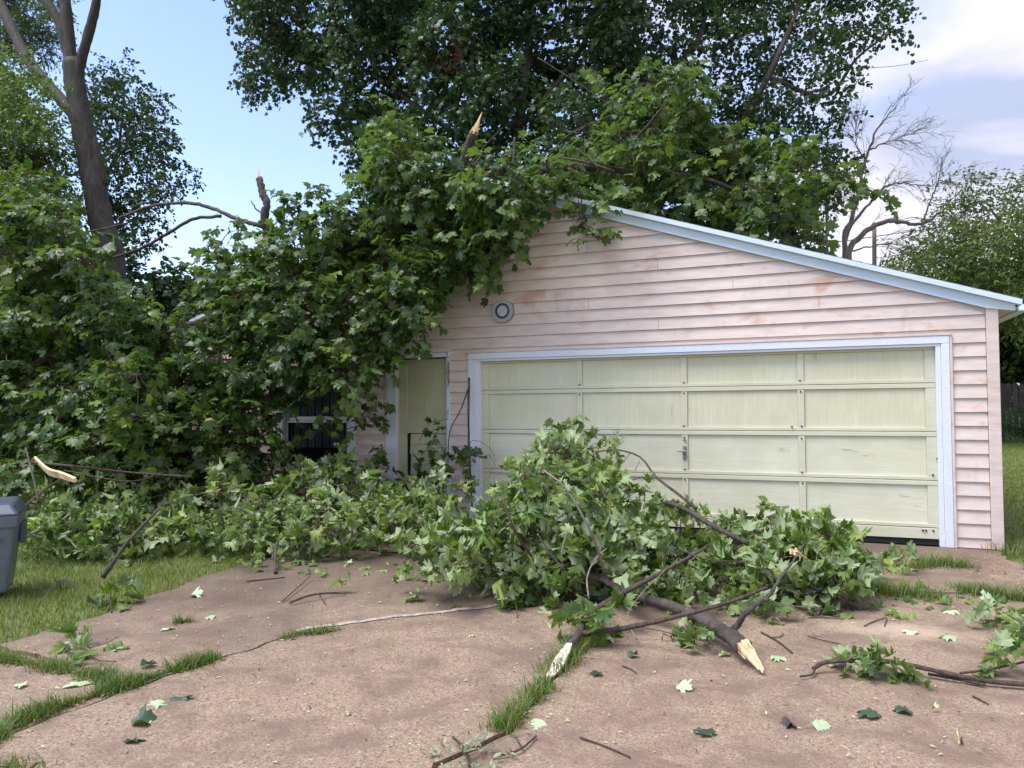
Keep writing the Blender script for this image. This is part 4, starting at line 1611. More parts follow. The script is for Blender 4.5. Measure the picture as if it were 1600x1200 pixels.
# left pile, along the foot of the wall
polyC = [(40, 800), (50, 715), (140, 690), (260, 690), (360, 692), (420, 715), (470, 735), (540, 728), (575, 748), (640, 758), (700, 765), (700, 842), (650, 840), (590, 822), (520, 830), (450, 866), (380, 862), (300, 845), (220, 868), (130, 858), (60, 856), (45, 838)]
clC = fill(polyC, 30, rp, zfun=zprof([(690, 1.0), (715, .84), (760, .56), (800, .38), (840, .20), (875, .08)]), r=(.45, .95))
skC = [([atZ(-80, 770, .6), atZ(90, 790, .35), atZ(260, 795, .3), atZ(420, 800, .45), atZ(560, 800, .42), atZ(690, 810, .35)], .010, .006),
       ([atZ(250, 790, .6), atZ(330, 770, .7), atZ(440, 785, .6), atZ(540, 790, .5)], .005, .004)]
bC = atZ(-80, 900, 0)
fpile = fallen('fallen_branch_pile', 'low heap of wilting maple branches along the lawn before the window', 'branch pile', bC, clC, skC, 84, 7, .108, LEAF_WILT, M_WILT, 300, rp, spray=.26, limb_r=.010, flip=.5, chaos=.7, droop=.3)
for pts, r0, r1, mm in (([atZ(50, 722, 1.1), atZ(110, 728, 1.1), atZ(200, 738, 1.0), atZ(300, 745, .95)], .011, .008, M_TWIG), ([atZ(100, 735, 1.0), atZ(200, 752, .9), atZ(255, 738, .95)], .006, .005, M_TWIG),
                        ([atZ(40, 700, 1.2), atZ(48, 730, 1.1), atZ(60, 782, .9)], .008, .006, M_TWIG), ([atZ(40, 790, .8), atZ(70, 765, .9), atZ(95, 748, .95)], .010, .008, M_TWIG),
                        ([atZ(160, 903, .02), atZ(190, 860, .25), atZ(210, 835, .38), atZ(248, 795, .55)], .022, .014, M_BARK), ([atZ(430, 895, .015), atZ(430, 870, .12), atZ(434, 845, .25)], .016, .014, M_BARK),
                        ([atZ(640, 870, .1), atZ(600, 800, .4), atZ(500, 745, .7)], .006, .004, M_TWIG)):
    tube_obj('limb', pts, r0, r1, mm, fpile, 7, k=14, wob=.06, rng=rp)
broken_end('broken_wood', atZ(431, 888, .03), atZ(424, 900, .0) - atZ(430, 880, .06), .014, .10, fpile, rp, 5)
# long pale splinter at the left
sp_o = MB()
P = catmull([atZ(55, 716, 1.12), atZ(75, 736, 1.08), atZ(95, 742, 1.06), atZ(118, 750, 1.04)], 9)
dn = nrm(np.gradient(P, axis=0))
for i in range(8):
    f0, f1 = [.5 + .5 * math.sin(math.pi * min(1, max(0, (q + .5) / 9))) for q in (i, i + 1)]
    a0, a1 = np.array([.004, -.012, .026]) * f0, np.array([.004, -.012, .026]) * f1
    n0, n1 = np.array([0, .010, .004]), np.array([0, .010, .004])
    sp_o.hexa([P[i] - a0 - n0, P[i] + a0 - n0, P[i] + a0 + n0, P[i] - a0 + n0, P[i + 1] - a1 - n1, P[i + 1] + a1 - n1, P[i + 1] + a1 + n1, P[i + 1] - a1 + n1])
so = sp_o.build('wood_splinter', M_WOOD)
tag(so, 'long pale strip of torn wood lying in the branches above the grey bin', 'wood splinter')

# front pile: the big branch on the drive
polyE = [(650, 855), (690, 830), (740, 805), (790, 778), (825, 745), (850, 712), (890, 688), (930, 698), (940, 722), (965, 765), (1010, 800), (1040, 818), (1080, 812), (1130, 802), (1190, 812), (1240, 822), (1290, 832),
         (1320, 830), (1345, 880), (1330, 920), (1270, 940), (1200, 935), (1150, 905), (1100, 900), (1040, 910), (960, 905), (900, 890), (860, 905), (800, 900), (740, 880)]
zE = zprof([(660, 1.22), (700, 1.10), (760, .85), (800, .62), (840, .45), (880, .30), (910, .18), (945, .08)])
clE = fill(polyE, 27, rp, zfun=lambda u, v: zE(u, v) * (1 if u < 1000 or v < 0 else .86), r=(.5, 1.05))
clE += [(atZ(u, v, z), r) for u, v, z, r in ((1050, 990, .05, .12), (1075, 1000, .04, .10), (890, 935, .05, .12), (830, 870, .2, .2), (770, 890, .12, .16), (920, 975, .12, .08), (1300, 930, .1, .15), (1355, 900, .05, .12), (1395, 890, .03, .08), (1010, 905, .2, .12))]
# the stem from its torn end back into the heap
skE = [([atZ(1163, 1012, .10), atZ(1128, 985, .12), atZ(1085, 962, .14), atZ(1040, 945, .17), atZ(980, 925, .18), atZ(940, 905, .22), atZ(890, 888, .26), atZ(840, 880, .30), atZ(790, 850, .38)], .057, .012),
       ([atZ(1140, 992, .12), atZ(1170, 955, .28), atZ(1205, 925, .36), atZ(1222, 900, .42), atZ(1262, 845, .5)], .024, .005)]
bE = atZ(1163, 1020, 0)
fb = fallen('fallen_branch', 'thick maple branch with pale torn end lying in its wilting leaves before the garage door', 'fallen branch', bE, clE, skE, 82, 7, .108, LEAF_WILT, M_WILT, 300, rp, spray=.24, limb_r=.008, flip=.5, chaos=.7, droop=.25, limb_mat=M_BARK)
e0, e1 = atZ(1163, 1010, .10), atZ(1197, 1056, .005)
be = broken_end('broken_wood', e0, e1 - e0, .062, float(np.linalg.norm(e1 - e0)) + .03, fb, rp, 9, side=np.array([0, 0, 1.]), flat=.4, taper=.45)
be['label'] = 'pale torn end of the branch, drawn out into a long splinter'
for pts, r0, r1, mm in (([atZ(1104, 855, .50), atZ(1060, 880, .40), atZ(1000, 912, .30), atZ(950, 940, .22), atZ(925, 956, .16)], .010, .022, M_TWIG),
                        ([atZ(920, 936, .22), atZ(918, 900, .35), atZ(935, 868, .45), atZ(970, 842, .52)], .006, .005, M_GREYBARK),
                        ([atZ(945, 895, .36), atZ(925, 835, .70), atZ(885, 765, 1.0), atZ(850, 735, 1.12)], .010, .005, M_GREYBARK),
                        ([atZ(932, 706, 1.05), atZ(965, 703, 1.05), atZ(1000, 714, 1.0), atZ(1025, 745, .9), atZ(1060, 772, .8), atZ(1088, 795, .7)], .008, .014, M_TWIG),
                        ([atZ(1020, 742, .9), atZ(995, 748, .9), atZ(975, 757, .9)], .004, .003, M_TWIG), ([atZ(985, 708, 1.0), atZ(972, 724, 1.0), atZ(962, 738, 1.0)], .004, .003, M_TWIG),
                        ([atZ(1000, 720, 1.0), atZ(992, 735, 1.0)], .003, .003, M_TWIG),
                        ([atZ(1030, 782, .72), atZ(1070, 795, .68), atZ(1120, 825, .6), atZ(1170, 850, .5)], .022, .020, M_BARK),
                        ([atZ(785, 780, .95), atZ(805, 830, .74), atZ(830, 868, .5)], .007, .010, M_TWIG), ([atZ(840, 835, .70), atZ(868, 875, .46), atZ(880, 885, .40)], .005, .006, M_GREYBARK), ([atZ(880, 890, .42), atZ(878, 860, .58), atZ(886, 830, .68)], .004, .003, M_GREYBARK), ([atZ(1065, 860, .55), atZ(1110, 875, .5), atZ(1170, 880, .45), atZ(1215, 905, .40)], .005, .004, M_TWIG), ([atZ(995, 1000, .03), atZ(980, 965, .14), atZ(1000, 930, .26), atZ(1040, 890, .42)], .004, .003, M_GREYBARK),
                        ([atZ(735, 700, 0.9), atZ(760, 705, .9), atZ(775, 730, .85)], .003, .003, M_TWIG),
                        ([atZ(1200, 935, .30), atZ(1225, 945, .2), atZ(1275, 950, .1)], .005, .003, M_GREYBARK)):
    if len(pts) == 2:
        pts = [pts[0], (pts[0] + pts[1]) / 2, pts[1]]
    tube_obj('limb', pts, r0, r1, mm, fb, 7, k=16, wob=.06, rng=rp)
shard = broken_end('broken_wood', atZ(1240, 862, .55), atZ(1275, 885, .42) - atZ(1240, 862, .55), .035, .16, fb, rp, 5)

# forked branch with stripped white end
f0 = atZ(905, 990, .10)
fk = thing('forked_branch', 'forked maple branch with a stripped white tip resting on the drive at the grassy crack', 'fallen branch', atZ(865, 1055, 0))
tube_obj('stem', [atZ(873, 1035, .035), atZ(890, 1010, .07), f0], .018, .024, M_BARK, fk, 9, k=14, wob=.07, rng=rp)
tube_obj('limb', [f0, atZ(960, 984, .10), atZ(1020, 972, .18), atZ(1090, 955, .27), atZ(1150, 937, .33), atZ(1198, 918, .38)], .020, .010, M_TWIG, fk, 9, k=30, wob=.05, rng=rp)
tube_obj('limb', [f0, atZ(912, 968, .13), atZ(930, 953, .18), atZ(960, 936, .22), atZ(1010, 908, .30), atZ(1060, 880, .38), atZ(1107, 852, .46)], .024, .009, M_TWIG, fk, 9, k=34, wob=.05, rng=rp)
P = catmull([atZ(890, 1006, .085), atZ(876, 1030, .055), atZ(866, 1048, .02), atZ(857, 1058, .012)], 8)
sm = MB()
for i in range(7):
    w0, w1 = [(.012, .020, .024, .026, .024, .022, .018, .006)[q] for q in (i, i + 1)]
    a = np.array([1, .15, 0])
    nz = np.array([0, -.003, .006])
    w0, w1 = w0 * 1.35, w1 * 1.35
    sm.hexa([P[i] - a * w0 - nz, P[i] + a * w0 - nz, P[i] + a * w0 + nz, P[i] - a * w0 + nz, P[i + 1] - a * w1 - nz, P[i + 1] + a * w1 - nz, P[i + 1] + a * w1 + nz, P[i + 1] - a * w1 + nz])
M_STRIP = simple('stripped_white_wood', (.72, .66, .52), .6, .12, 40)
sm.build('stripped_wood', M_STRIP, fk)
lv = Leaves()
sprays_leaves(lv, clump_sprays([(atZ(915, 968, .14), .10), (atZ(925, 985, .07), .06)], 120, .10, rp), 4, .11, rp)
emit_leaves(lv, fk, LEAF_HI, M_LEAF, rp, 12)

# branches leaning at the wall between the two doors
lb = thing('leaning_branch', 'thin dark broken branches standing against the wall strip between the two doors', 'branch', atY(738, 770, -.4))
for pts, r0, r1 in (([atY(738, 800, -.35), atY(733, 700, -.3), atY(732, 640, -.22), atY(733, 590, -.16)], .012, .017), ([atY(700, 760, -.4), atY(702, 680, -.3), atY(720, 640, -.22), atY(733, 603, -.16)], .006, .010),
                    ([atY(700, 655, -.3), atY(672, 662, -.35), atY(655, 690, -.4)], .004, .003), ([atY(722, 740, -.35), atY(736, 690, -.35), atY(765, 700, -.45), atY(775, 722, -.5)], .004, .003),
                    ([atY(696, 700, -.3), atY(690, 730, -.3), atY(680, 770, -.4)], .006, .008)):
    tube_obj('limb', pts, r0, r1, M_BARK, lb, 7, k=20, wob=.08, rng=rp)
cll = [(atY(u, v, -.38), r) for u, v, r in ((685, 672, .10), (690, 700, .12), (678, 735, .12), (688, 755, .12), (655, 725, .08), (740, 718, .10), (732, 740, .08), (605, 735, .12), (598, 700, .05), (612, 760, .14))]
lv = Leaves()
sp = clump_sprays(cll, 70, .16, rp)
sprays_leaves(lv, sp, 5, .12, rp, droop=.6)
twig_mesh('twigs', sp, cll, lb, rp, .003)
emit_leaves(lv, lb, LEAF_HI, M_LEAF, rp, 60)

# small branches on the drive
def small_branch(label, limbs, clumps, size, n, dens=70, mat_=M_WILT, spray=.12, leaf=LEAF_WILT):
    P0 = np.array(limbs[0][0][0])
    t = thing('small_branch', label, 'twig', (P0[0], P0[1], 0))
    for pts, r0, r1 in limbs:
        tube_obj('limb', pts, r0, r1, M_TWIG, t, 7, k=6 * len(pts), wob=.07, rng=rp)
    if clumps:
        lv = Leaves()
        sp = clump_sprays(clumps, dens, spray, rp, flat=.5)
        sprays_leaves(lv, sp, 4, size, rp, droop=.1, up=1, flip=.3)
        emit_leaves(lv, t, leaf, mat_, rp, n)
    return t


M_DRY = leaf_material('dried_weed_leaf', (.10, .14, .07), (.20, .25, .14), (.33, .37, .24), (.36, .40, .28), .2, .6)
small_branch('long dark twig with a tuft of leaves at the right edge of the drive',
             [([atZ(1270, 1045, .03), atZ(1290, 1035, .06), atZ(1340, 1032, .08), atZ(1400, 1035, .07), atZ(1470, 1050, .05), atZ(1540, 1064, .03), atZ(1640, 1072, .03)], .012, .014),
              ([atZ(1250, 1057, .02), atZ(1268, 1054, .02), atZ(1274, 1044, .03)], .006, .007), ([atZ(1450, 1053, .02), atZ(1500, 1062, .02), atZ(1540, 1070, .02)], .009, .008),
              ([atZ(1500, 1052, .03), atZ(1550, 1045, .05), atZ(1620, 1030, .10)], .007, .006)],
             [(atZ(u, v, .06), r) for u, v, r in ((1320, 1034, .07), (1350, 1040, .10), (1375, 1038, .10), (1400, 1045, .08), (1430, 1055, .04))], .082, 90, dens=130, spray=.09)
small_branch('leafy sprig reaching in from the right edge beside the pale concrete patch',
             [([atZ(1640, 960, .10), atZ(1600, 958, .08), atZ(1560, 968, .05), atZ(1535, 975, .03)], .006, .004)],
             [(atZ(u, v, .06), r) for u, v, r in ((1585, 965, .13), (1600, 985, .14), (1560, 955, .08), (1592, 1012, .12), (1580, 1040, .12), (1610, 1050, .12), (1540, 975, .05))], .085, 80, dens=110)
small_branch('pale-tipped twig lying on the damp concrete near the left heap',
             [([atZ(452, 942, .02), atZ(485, 930, .05), atZ(525, 926, .03), atZ(540, 928, .02)], .010, .006), ([atZ(440, 940, .015), atZ(465, 918, .03), atZ(485, 900, .04)], .005, .004), ([atZ(500, 930, .04), atZ(505, 938, .02), atZ(508, 944, .01)], .006, .004)],
             [(atZ(540, 921, .02), .04)], .10, 4)
small_branch('small tuft of leaves on a twig standing at the long crack below the heap',
             [([atZ(808, 965, .01), atZ(806, 945, .06), atZ(796, 910, .14)], .004, .003)],
             [(atZ(803, 938, .04), .10), (atZ(820, 934, .04), .06)], .10, 16, mat_=M_LEAF)
small_branch('grey-green flattened sprig at the bottom of the grassy crack',
             [([atZ(708, 1152, .04), atZ(725, 1170, .03), atZ(735, 1200, .02)], .006, .008), ([atZ(770, 1183, .012), atZ(810, 1172, .02), atZ(838, 1150, .012)], .005, .005), ([atZ(815, 1168, .02), atZ(808, 1155, .02)] + [atZ(804, 1152, .02)], .004, .003)],
             [(atZ(u, v, .03), r) for u, v, r in ((740, 1180, .10), (710, 1185, .09), (765, 1178, .07), (690, 1178, .04))], .045, 0, dens=520, mat_=M_DRY, leaf=LEAF_OVAL, spray=.06)
small_branch('leaf stem with three dark leaves at the edge of the left lawn',
             [([atZ(174, 957, .005), atZ(173, 940, .05), atZ(172, 925, .10)], .005, .004)], [(atZ(160, 940, .05), .06), (atZ(180, 938, .06), .06)], .12, 8, mat_=M_LEAF)
small_branch('wilted twig with four broad leaves on the concrete beside the left cross joint',
             [([atZ(130, 1010, .01), atZ(150, 1030, .02), atZ(182, 1034, .02)], .004, .003), ([atZ(140, 1012, .02), atZ(165, 1005, .03), atZ(185, 995, .03)], .003, .003)],
             [(atZ(145, 1022, .03), .05), (atZ(175, 1000, .03), .07), (atZ(100, 1010, .01), .06)], .10, 14)
for i, (label, pts, r0, r1) in enumerate((
        ('thin dark stick pointing away from the thick torn branch end', [(1190, 988), (1215, 1002), (1238, 1020)], .006, .005),
        ('short crooked stick beside the thin dark stick near the torn branch end', [(1203, 996), (1218, 995), (1224, 990)], .004, .003),
        ('crooked dark twig alone on the concrete at the bottom right of centre', [(906, 1152), (935, 1162), (960, 1172), (985, 1183)], .005, .003),
        ('short reddish twig on the drive between the two torn branch ends', [(972, 1040), (985, 1045), (995, 1052)], .004, .003),
        ('short straight dark stick on the right side of the drive near the bottom', [(1520, 1088), (1533, 1094), (1544, 1100)], .005, .004),
        ('small knotty twig lying before the pale concrete patch', [(1350, 978), (1368, 970), (1385, 965), (1382, 978)], .004, .003),
        ('thin twig lying between the leaf heap and the pale concrete patch', [(1262, 965), (1290, 965), (1320, 967)], .004, .003),
        ('curved twig on the drive right of the stick by the torn end', [(1262, 994), (1285, 1000), (1312, 1006)], .003, .003),
        ('straight brown stick on the damp concrete before the left heap', [(385, 908), (415, 905), (445, 902)], .006, .005))):
    P_ = [atZ(u, v, .008) for u, v in pts]
    o = tube_obj('stick', P_, r0, r1, M_TWIG, None, 6, k=10, wob=.1, rng=rp)
    tag(o, label, 'stick')

# single leaves that fell on the drive and the lawn: each lies flat, slightly curled
M_PALE = leaf_material('pale_leaf_underside', (.33, .44, .27), (.42, .52, .33), (.50, .58, .38), (.40, .50, .32), .15, .6)
M_DKLEAF = leaf_material('deep_green_fallen_leaf', (.028, .052, .032), (.045, .080, .045), (.06, .10, .055), (.1, .15, .10), .15, .5)
LV = [(208, 1132, 'd', .125, 'dark green maple leaf alone near the bottom left of the drive, tip up'), (196, 1158, 'd', .10, 'dark folded leaf just below the dark green leaf at the bottom left'),
      (252, 1092, 'p', .12, 'pale leaf on the left of the drive, touching a dark leaf'), (278, 1086, 'd', .11, 'dark flat leaf to the right of the pale leaf on the left of the drive'),
      (125, 1068, 'p', .15, 'large pale leaf on the small slab between the two grass strips'), (40, 1068, 'p', .07, 'small pale leaf fragment at the left edge between the grass strips'),
      (296, 930, 'p', .11, 'pale leaf on damp concrete near the left lawn edge'), (336, 962, 'p', .08, 'small pale leaf right of the weed on the left slab'), (90, 1010, 'p', .12, 'pale curled leaf at the lawn end of the left slab'),
      (262, 982, 'p', .10, 'pale leaf lying against the weed on the left slab'), (218, 1040, 'd', .10, 'dark leaf above the left grass strip'), (88, 910, 'd', .14, 'dark leaf resting on the left lawn near the bin'),
      (158, 940, 'd', .12, 'dark bluish leaf at the edge of the left lawn'), (1110, 1147, 'd', .10, 'flat green leaf alone at the bottom centre right of the drive'), (1270, 1132, 'p', .09, 'pale leaf beside the dark chip near the bottom right'),
      (1238, 1125, 'k', .09, 'blackish curled leaf near the bottom right of the drive'), (1375, 1118, 'd', .12, 'broad green leaf of the pair at the lower right'), (1402, 1110, 'd', .10, 'smaller green leaf of the pair at the lower right'),
      (1405, 958, 'p', .13, 'pale maple leaf just behind the sandy concrete patch'), (1495, 995, 'p', .12, 'pale jagged leaf at the right end of the sandy concrete patch'), (1430, 988, 'p', .10, 'pale leaf lying on the sandy concrete patch'),
      (1208, 1023, 'p', .10, 'pale leaf right of the torn branch end by the thin stick'), (1140, 1022, 'p', .08, 'pale leaf left of the torn branch end'), (1060, 1070, 'p', .09, 'pale leaf below the heap, between the two torn ends'),
      (990, 1020, 'd', .07, 'small dark leaf below the forked branch'), (935, 1048, 'd', .07, 'small grey-green leaf right of the white stripped tip'), (850, 1125, 'p', .13, 'bright pale leaf at the lower end of the grassy crack'),
      (960, 998, 'p', .10, 'pale leaf under the long limb of the forked branch'), (1485, 952, 'p', .10, 'pale leaf between the sandy patch and the right grass tuft'), (1330, 945, 'd', .14, 'bluish dark leaf at the right tip of the big heap'),
      (890, 937, 'd', .15, 'large dark blue-green leaf left of the forked branch'), (1380, 895, 'p', .11, 'pale leaf on the apron at the right tip of the heap'), (1425, 890, 'p', .10, 'pale leaf before the right grass tuft on the apron'),
      (455, 855, 'p', .10, 'pale leaf on the concrete at the edge of the left heap'), (545, 880, 'p', .09, 'narrow pale leaf on the damp concrete before the middle heap'), (1455, 1108, 'y', .05, 'tiny yellow leaf scrap on the right of the drive'),
      (1500, 1160, 'y', .06, 'yellowish leaf stem at the bottom right corner'), (640, 925, 'y', .05, 'small yellow scrap on the damp middle of the drive'), (730, 930, 'y', .06, 'small yellow-green scrap above the long crack'),
      (860, 978, 'y', .09, 'yellow narrow leaf left of the forked branch'), (742, 992, 'y', .07, 'yellow-green leaf scrap below the long crack'), (545, 1115, 'y', .06, 'yellow scrap in the middle of the near slab'),
      (1545, 940, 'p', .12, 'pale leaf before the grass at the right edge'), (1470, 712, 'w', .10, 'small green leaf stuck to the right stile of the garage door')]
me_cache = {}
for i, (u, v, kd, sz, label) in enumerate(LV):
    mt_ = {'p': M_PALE, 'd': M_DKLEAF, 'k': M_RUST, 'y': M_LITTER, 'w': M_LEAF}[kd]
    vi = i % 12
    key = (kd, vi)
    if key not in me_cache:
        vv = LEAF_WILT[0][vi].copy()
        if kd in 'dp':
            vv[:, 2] *= .6
        if kd == 'y':
            vv[:, 0] *= .35
        me_cache[key] = mesh_np('fallen_leaf', vv, None, mt_, LEAF_WILT[1], True, {'tint': np.full(len(vv), .5), 'petiole': LEAF_WILT[2]})
    o = bpy.data.objects.new('fallen_leaf', me_cache[key])
    COL.objects.link(o)
    if kd == 'w':
        p = atY(u, v, .005)
        o.matrix_world = Matrix.Translation(Vector(p)) @ Matrix.Rotation(rad(80), 4, 'X') @ Matrix.Rotation(rad(200), 4, 'Z') @ Matrix.Scale(sz, 4)
    else:
        p = atZ(u, v, .018)
        o.matrix_world = Matrix.Translation(Vector(p)) @ Matrix.Rotation(rp.normal(0, .12), 4, 'X') @ Matrix.Rotation(rp.normal(0, .12), 4, 'Y') @ Matrix.Rotation(rp.uniform(0, 6.28), 4, 'Z') @ Matrix.Scale(sz, 4)
    tag(o, label, 'leaf')


# scattered small litter: leaf scraps, seeds, bits of bark
def litter(name, n, region, sizes, material, zc_, seed, oval=True):
    r = np.random.default_rng(seed)
    poly_ = np.array([atZ(u, v)[:2] for u, v in region])
    lo_, hi_ = poly_.min(0), poly_.max(0)
    P = r.uniform(lo_, hi_, (n * 3, 2))
    P = P[poly_contains(poly_, P[:, 0], P[:, 1])][:n]
    n = len(P)
    a = r.uniform(0, 6.28, n)
    T = np.stack([np.cos(a), np.sin(a), r.normal(0, .12, n)], 1)
    Nn = np.array([0, 0, 1.]) + r.normal(0, .25, (n, 3))
    P3 = np.c_[P, np.full(n, zc_) + r.uniform(0, .006, n)]
    me = leaf_mesh(name, P3, frames(T, Nn), r.uniform(*sizes, n), LEAF_OVAL if oval else LEAF_WILT, material, r)
    o = link(name, me, None, 'stuff')
    return o


REG = [(0, 1010), (370, 880), (700, 850), (1340, 900), (1600, 950), (1600, 1200), (0, 1200)]
tag(litter('leaf_litter', 800, REG, (.008, .035), M_LITTER, .009, 1), 'tiny yellow and green leaf scraps scattered over the drive', 'leaf litter')
tag(litter('bark_crumbs', 900, REG, (.006, .028), M_RUST, .009, 2), 'dark crumbs of bark scattered over the drive', 'bark crumbs')
REGH = [(330, 870), (420, 850), (700, 840), (900, 890), (1350, 910), (1600, 930), (1600, 975), (1200, 965), (850, 935), (600, 900), (400, 905)]
tag(litter('torn_leaves', 260, REGH, (.05, .11), M_WILT, .014, 3, False), 'torn maple leaves strewn round the foot of the branch heaps', 'torn leaves')
REGC = [(1520, 872), (1560, 868), (1600, 890), (1600, 925), (1575, 915), (1510, 895)]
tag(litter('wood_chips', 260, REGC, (.015, .05), M_CHIP, .0, 4), 'orange-brown wood chips at the right corner of the garage', 'wood chips')


# ------------------------------------------------------------------ grass
def blades(P, h, rng, w=.0035, lean=.5, name='grass', material=M_GRASS):
    n = len(P)
    a = rng.uniform(0, 6.28, n)
    L = np.stack([np.cos(a), np.sin(a), np.zeros(n)], 1) * (h * lean * rng.uniform(.2, 1, n))[:, None]
    s = np.stack([-np.sin(a + rng.normal(0, .6, n)), np.cos(a), np.zeros(n)], 1) * w
    z = np.array([0, 0, 1.])
    b0, b1 = P - s, P + s
    m0 = P + L * .3 + z * (h * .6)[:, None] - s * .8
    m1 = P + L * .3 + z * (h * .6)[:, None] + s * .8
    tp = P + L + z * h[:, None]
    V = np.stack([b0, b1, m0, m1, tp], 1).reshape(-1, 3)
    o = (np.arange(n) * 5)[:, None, None]
    T = (np.array([(0, 1, 3), (0, 3, 2), (2, 3, 4)])[None] + o).reshape(-1, 3)
    return mesh_np(name, V, None, material, T, True, {'tint': np.repeat(rng.uniform(0, 1, n), 5), 'petiole': np.zeros(n * 5)})


def scatter(poly_, n, rng):
    poly_ = np.asarray(poly_)
    lo_, hi_ = poly_.min(0), poly_.max(0)
    out = []
    tot = 0
    while tot < n:
        q = rng.uniform(lo_, hi_, (n, 2))
        q = q[poly_contains(poly_, q[:, 0], q[:, 1])]
        out.append(q)
        tot += len(q)
        if len(out) > 60:
            break
    return np.vstack(out)[:n]


rgx = np.random.default_rng(51)
edge = offset(JL, .0)
edge = edge[edge[:, 1] > -8]
lp = np.vstack([edge, [(-1.45, -.1), (-5.5, -.1), (-7.5, -3), (-3.0, -8.0)]])
P = scatter(lp, 62000, rgx)
P += rgx.normal(0, .015, P.shape)
h = rgx.uniform(.012, .045, len(P)) * (1 + .5 * vnoise(P[:, 0] * 3, P[:, 1] * 3))
me = blades(np.c_[P, np.full(len(P), -.034)], h + .025, rgx, .0032, .9, 'lawn_grass')
o = link('lawn_grass', me, None, 'stuff')
tag(o, 'short yellow-green lawn grass left of the driveway', 'grass')
rp2 = np.array([(6.06, -1.9), (7.6, -1.2), (13, 15), (5.2, 15), (6.1, 0.05)])
P = scatter(rp2, 42000, rgx)
hz = hgt(P[:, 0], P[:, 1]) - .034
me = blades(np.c_[P, hz], rgx.uniform(.03, .065, len(P)), rgx, .006, .9, 'lawn_grass')
o = link('lawn_grass', me, None, 'stuff')
tag(o, 'mown lawn grass running back to the fence right of the garage', 'grass')


def tuft(label, line, n, width, hh, name='grass_tuft'):
    """blades along a line on the ground, as a thing with parts"""
    P = np.array([atZ(u, v)[:2] for u, v in line])
    Q_ = catmull(np.c_[P, np.zeros(len(P))], 40)[:, :2] if len(P) > 2 else np.linspace(P[0], P[-1], 40)
    c = Q_.mean(0)
    t = thing(name, label, 'grass', (c[0], c[1], 0), 'grass growing in the driveway cracks')
    idx = rgx.integers(0, 40, n)
    dens = .5 + .5 * np.sin(idx * .55 + rgx.uniform(0, 6))
    keep = rgx.uniform(size=n) < .35 + .65 * dens
    idx = idx[keep]
    dens = dens[keep]
    q = Q_[idx] + rgx.normal(0, 1, (len(idx), 2)) * (width * (.55 + .9 * dens))[:, None]
    h_ = hh * rgx.uniform(.2, 1.15, len(idx)) * (.55 + .6 * dens)
    me = blades(np.c_[q, np.full(len(q), -.03)], h_ + .03, rgx, .0028, 1.0, 'blades', M_TUFT)
    link('blades', me, t, 'stuff')
    crumb = litter_thatch(q, t)
    return t


def litter_thatch(q, t):
    k_ = max(20, len(q) // 12)
    s = q[rgx.integers(0, len(q), k_)] + rgx.normal(0, .015, (k_, 2))
    a = rgx.uniform(0, 6.28, k_)
    T = np.stack([np.cos(a), np.sin(a), rgx.normal(0, .1, k_)], 1)
    me = leaf_mesh('thatch', np.c_[s, np.full(k_, .008)], frames(T, np.array([0, 0, 1.]) + rgx.normal(0, .2, (k_, 3))), rgx.uniform(.02, .06, k_), LEAF_OVAL, M_CHIPD, rgx)
    return link('thatch', me, t, 'stuff')


M_CHIPD = simple('brown_thatch', (.20, .15, .08), .9, .4, 20)
tuft('long grass strip in the joint at the lower left corner of the drive', [(-30, 1165), (0, 1145), (90, 1105), (180, 1078), (250, 1055), (335, 1030)], 5200, .030, .075)
tuft('grass strip in the cross joint at the left edge of the drive', [(-30, 1018), (0, 1030), (60, 1040), (120, 1052), (190, 1066)], 2600, .030, .075)
tuft('small weedy tuft on the long crack left of centre', [(440, 1000), (470, 992), (500, 990), (525, 985)], 800, .022, .06)
tuft('small bright weed growing alone in the left slab', [(272, 975), (285, 972), (298, 972)], 160, .012, .075)
tuft('tall green tuft in the crack under the white stripped branch tip', [(930, 975), (905, 1010), (885, 1035), (862, 1052)], 1500, .035, .11)
tuft('bright tuft in the crack below the white stripped branch tip', [(850, 1075), (830, 1095), (800, 1125), (782, 1142)], 1400, .028, .10)
tuft('grass tuft on the apron before the right end of the door', [(1420, 888), (1450, 884), (1480, 884), (1515, 888)], 1600, .06, .12)
tuft('dense grass tuft in the apron joint right of the heap', [(1340, 915), (1375, 925), (1410, 930), (1460, 935)], 2300, .055, .11)
tuft('grass tuft in the apron joint at the right edge of the photo', [(1500, 920), (1540, 930), (1580, 935), (1640, 940)], 2300, .055, .10)
tuft('sparse grass blades under the front of the big branch heap', [(905, 925), (950, 940), (1000, 935)], 500, .05, .07)
tuft('yellowish grass at the bottom left corner of the photo', [(-20, 1215), (10, 1200), (40, 1205)], 420, .04, .06)
tuft('tiny sprout on the long crack before the big heap', [(705, 950), (712, 948), (720, 947)], 60, .008, .04)
tuft('fresh clump of grass at the right corner of the garage wall', [(1570, 868), (1590, 860), (1615, 856)], 900, .08, .13)

# ------------------------------------------------------------------ wheeled bin at the left edge
bp = atZ(12, 933, 0)
bn = thing('trash_bin', 'grey wheeled trash bin with dark lid cut off by the left edge', 'trash bin', (bp[0], bp[1], 0))
ang = rad(50)
bc_ = Matrix.Rotation(ang, 3, 'Z') @ Vector((.22, -.24, 0))
RZ = Matrix.Translation(Vector((bp[0] - bc_[0], bp[1] - bc_[1], 0))) @ Matrix.Rotation(ang, 4, 'Z')


def bin_part(mbx, name, material, bevel=.01, parent=bn, smooth=False):
    mbx.v = [tuple(RZ @ Vector(q)) for q in mbx.v]
    return mbx.build(name, material, parent, bevel=bevel, smooth=smooth)


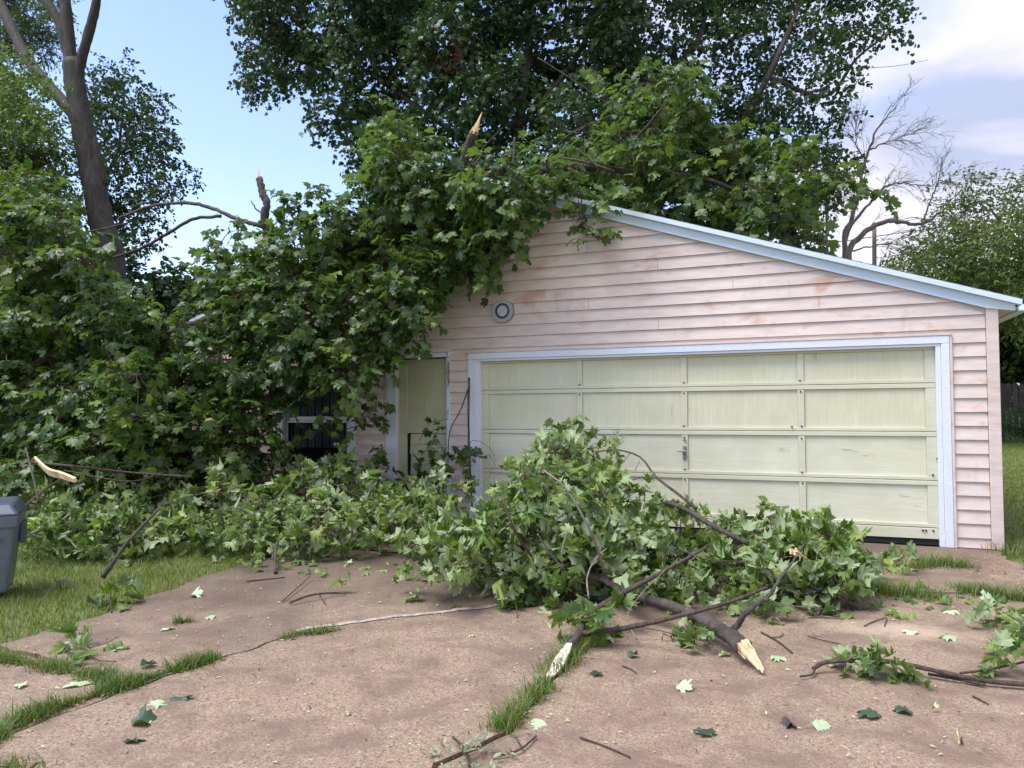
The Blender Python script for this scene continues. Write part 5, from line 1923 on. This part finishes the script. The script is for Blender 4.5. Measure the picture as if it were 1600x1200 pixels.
HB = .715
b = MB()
b.hexa([(-.21, -.23, .03), (.21, -.23, .03), (.21, .23, .03), (-.21, .23, .03), (-.27, -.29, HB - .10), (.27, -.29, HB - .10), (.27, .30, HB - .10), (-.27, .30, HB - .10)])
body = bin_part(b, 'body', M_BIN, .025)
b = MB()
b.hexa([(-.285, -.305, HB - .135), (.285, -.305, HB - .135), (.285, .315, HB - .135), (-.285, .315, HB - .135), (-.295, -.315, HB - .03), (.295, -.315, HB - .03), (.295, .325, HB - .03), (-.295, .325, HB - .03)])
bin_part(b, 'rim', M_BIN, .012)
b = MB()
b.hexa([(-.305, -.33, HB - .028), (.305, -.33, HB - .028), (.305, .33, HB - .028), (-.305, .33, HB - .028), (-.24, -.25, HB + .055), (.24, -.25, HB + .055), (.24, .27, HB + .075), (-.24, .27, HB + .075)])
lid = bin_part(b, 'lid', M_BINLID, .02)
b = MB()
b.box(.262, .30, .12, .30, HB - .33, HB - .137)
bin_part(b, 'bracket', M_BINLID, .008)
b = MB()
for s in (0, .028):                    # raised V line moulded in the side facing the camera
    for (xa, za, xb, zb_) in ((.20 - s, HB - .22, .05 - s, .40), (.05 - s, .40, -.12 - s, .36)):
        fy0, fy1 = -.292 + (HB - .10 - za) * .088, -.292 + (HB - .10 - zb_) * .088
        b.hexa([(xa - .006, fy0 - .006, za), (xa + .006, fy0 - .006, za), (xa + .006, fy0 + .02, za), (xa - .006, fy0 + .02, za), (xb - .006, fy1 - .006, zb_), (xb + .006, fy1 - .006, zb_), (xb + .006, fy1 + .02, zb_), (xb - .006, fy1 + .02, zb_)])
bin_part(b, 'moulded_line', M_BIN, 0)
for s in (-1, 1):
    b = MB()
    b.cyl((s * .17 - .02, .25, .10), 'x', .10, .045, 20)
    bin_part(b, 'wheel', M_RUBBER, .006)
b = MB()
b.cyl((-.2, .375, HB - .02), 'x', .014, .4, 10)
b.box(-.2, -.18, .32, .38, HB - .03, HB - .01)
b.box(.18, .2, .32, .38, HB - .03, HB - .01)
bin_part(b, 'handle', M_BINLID, 0)
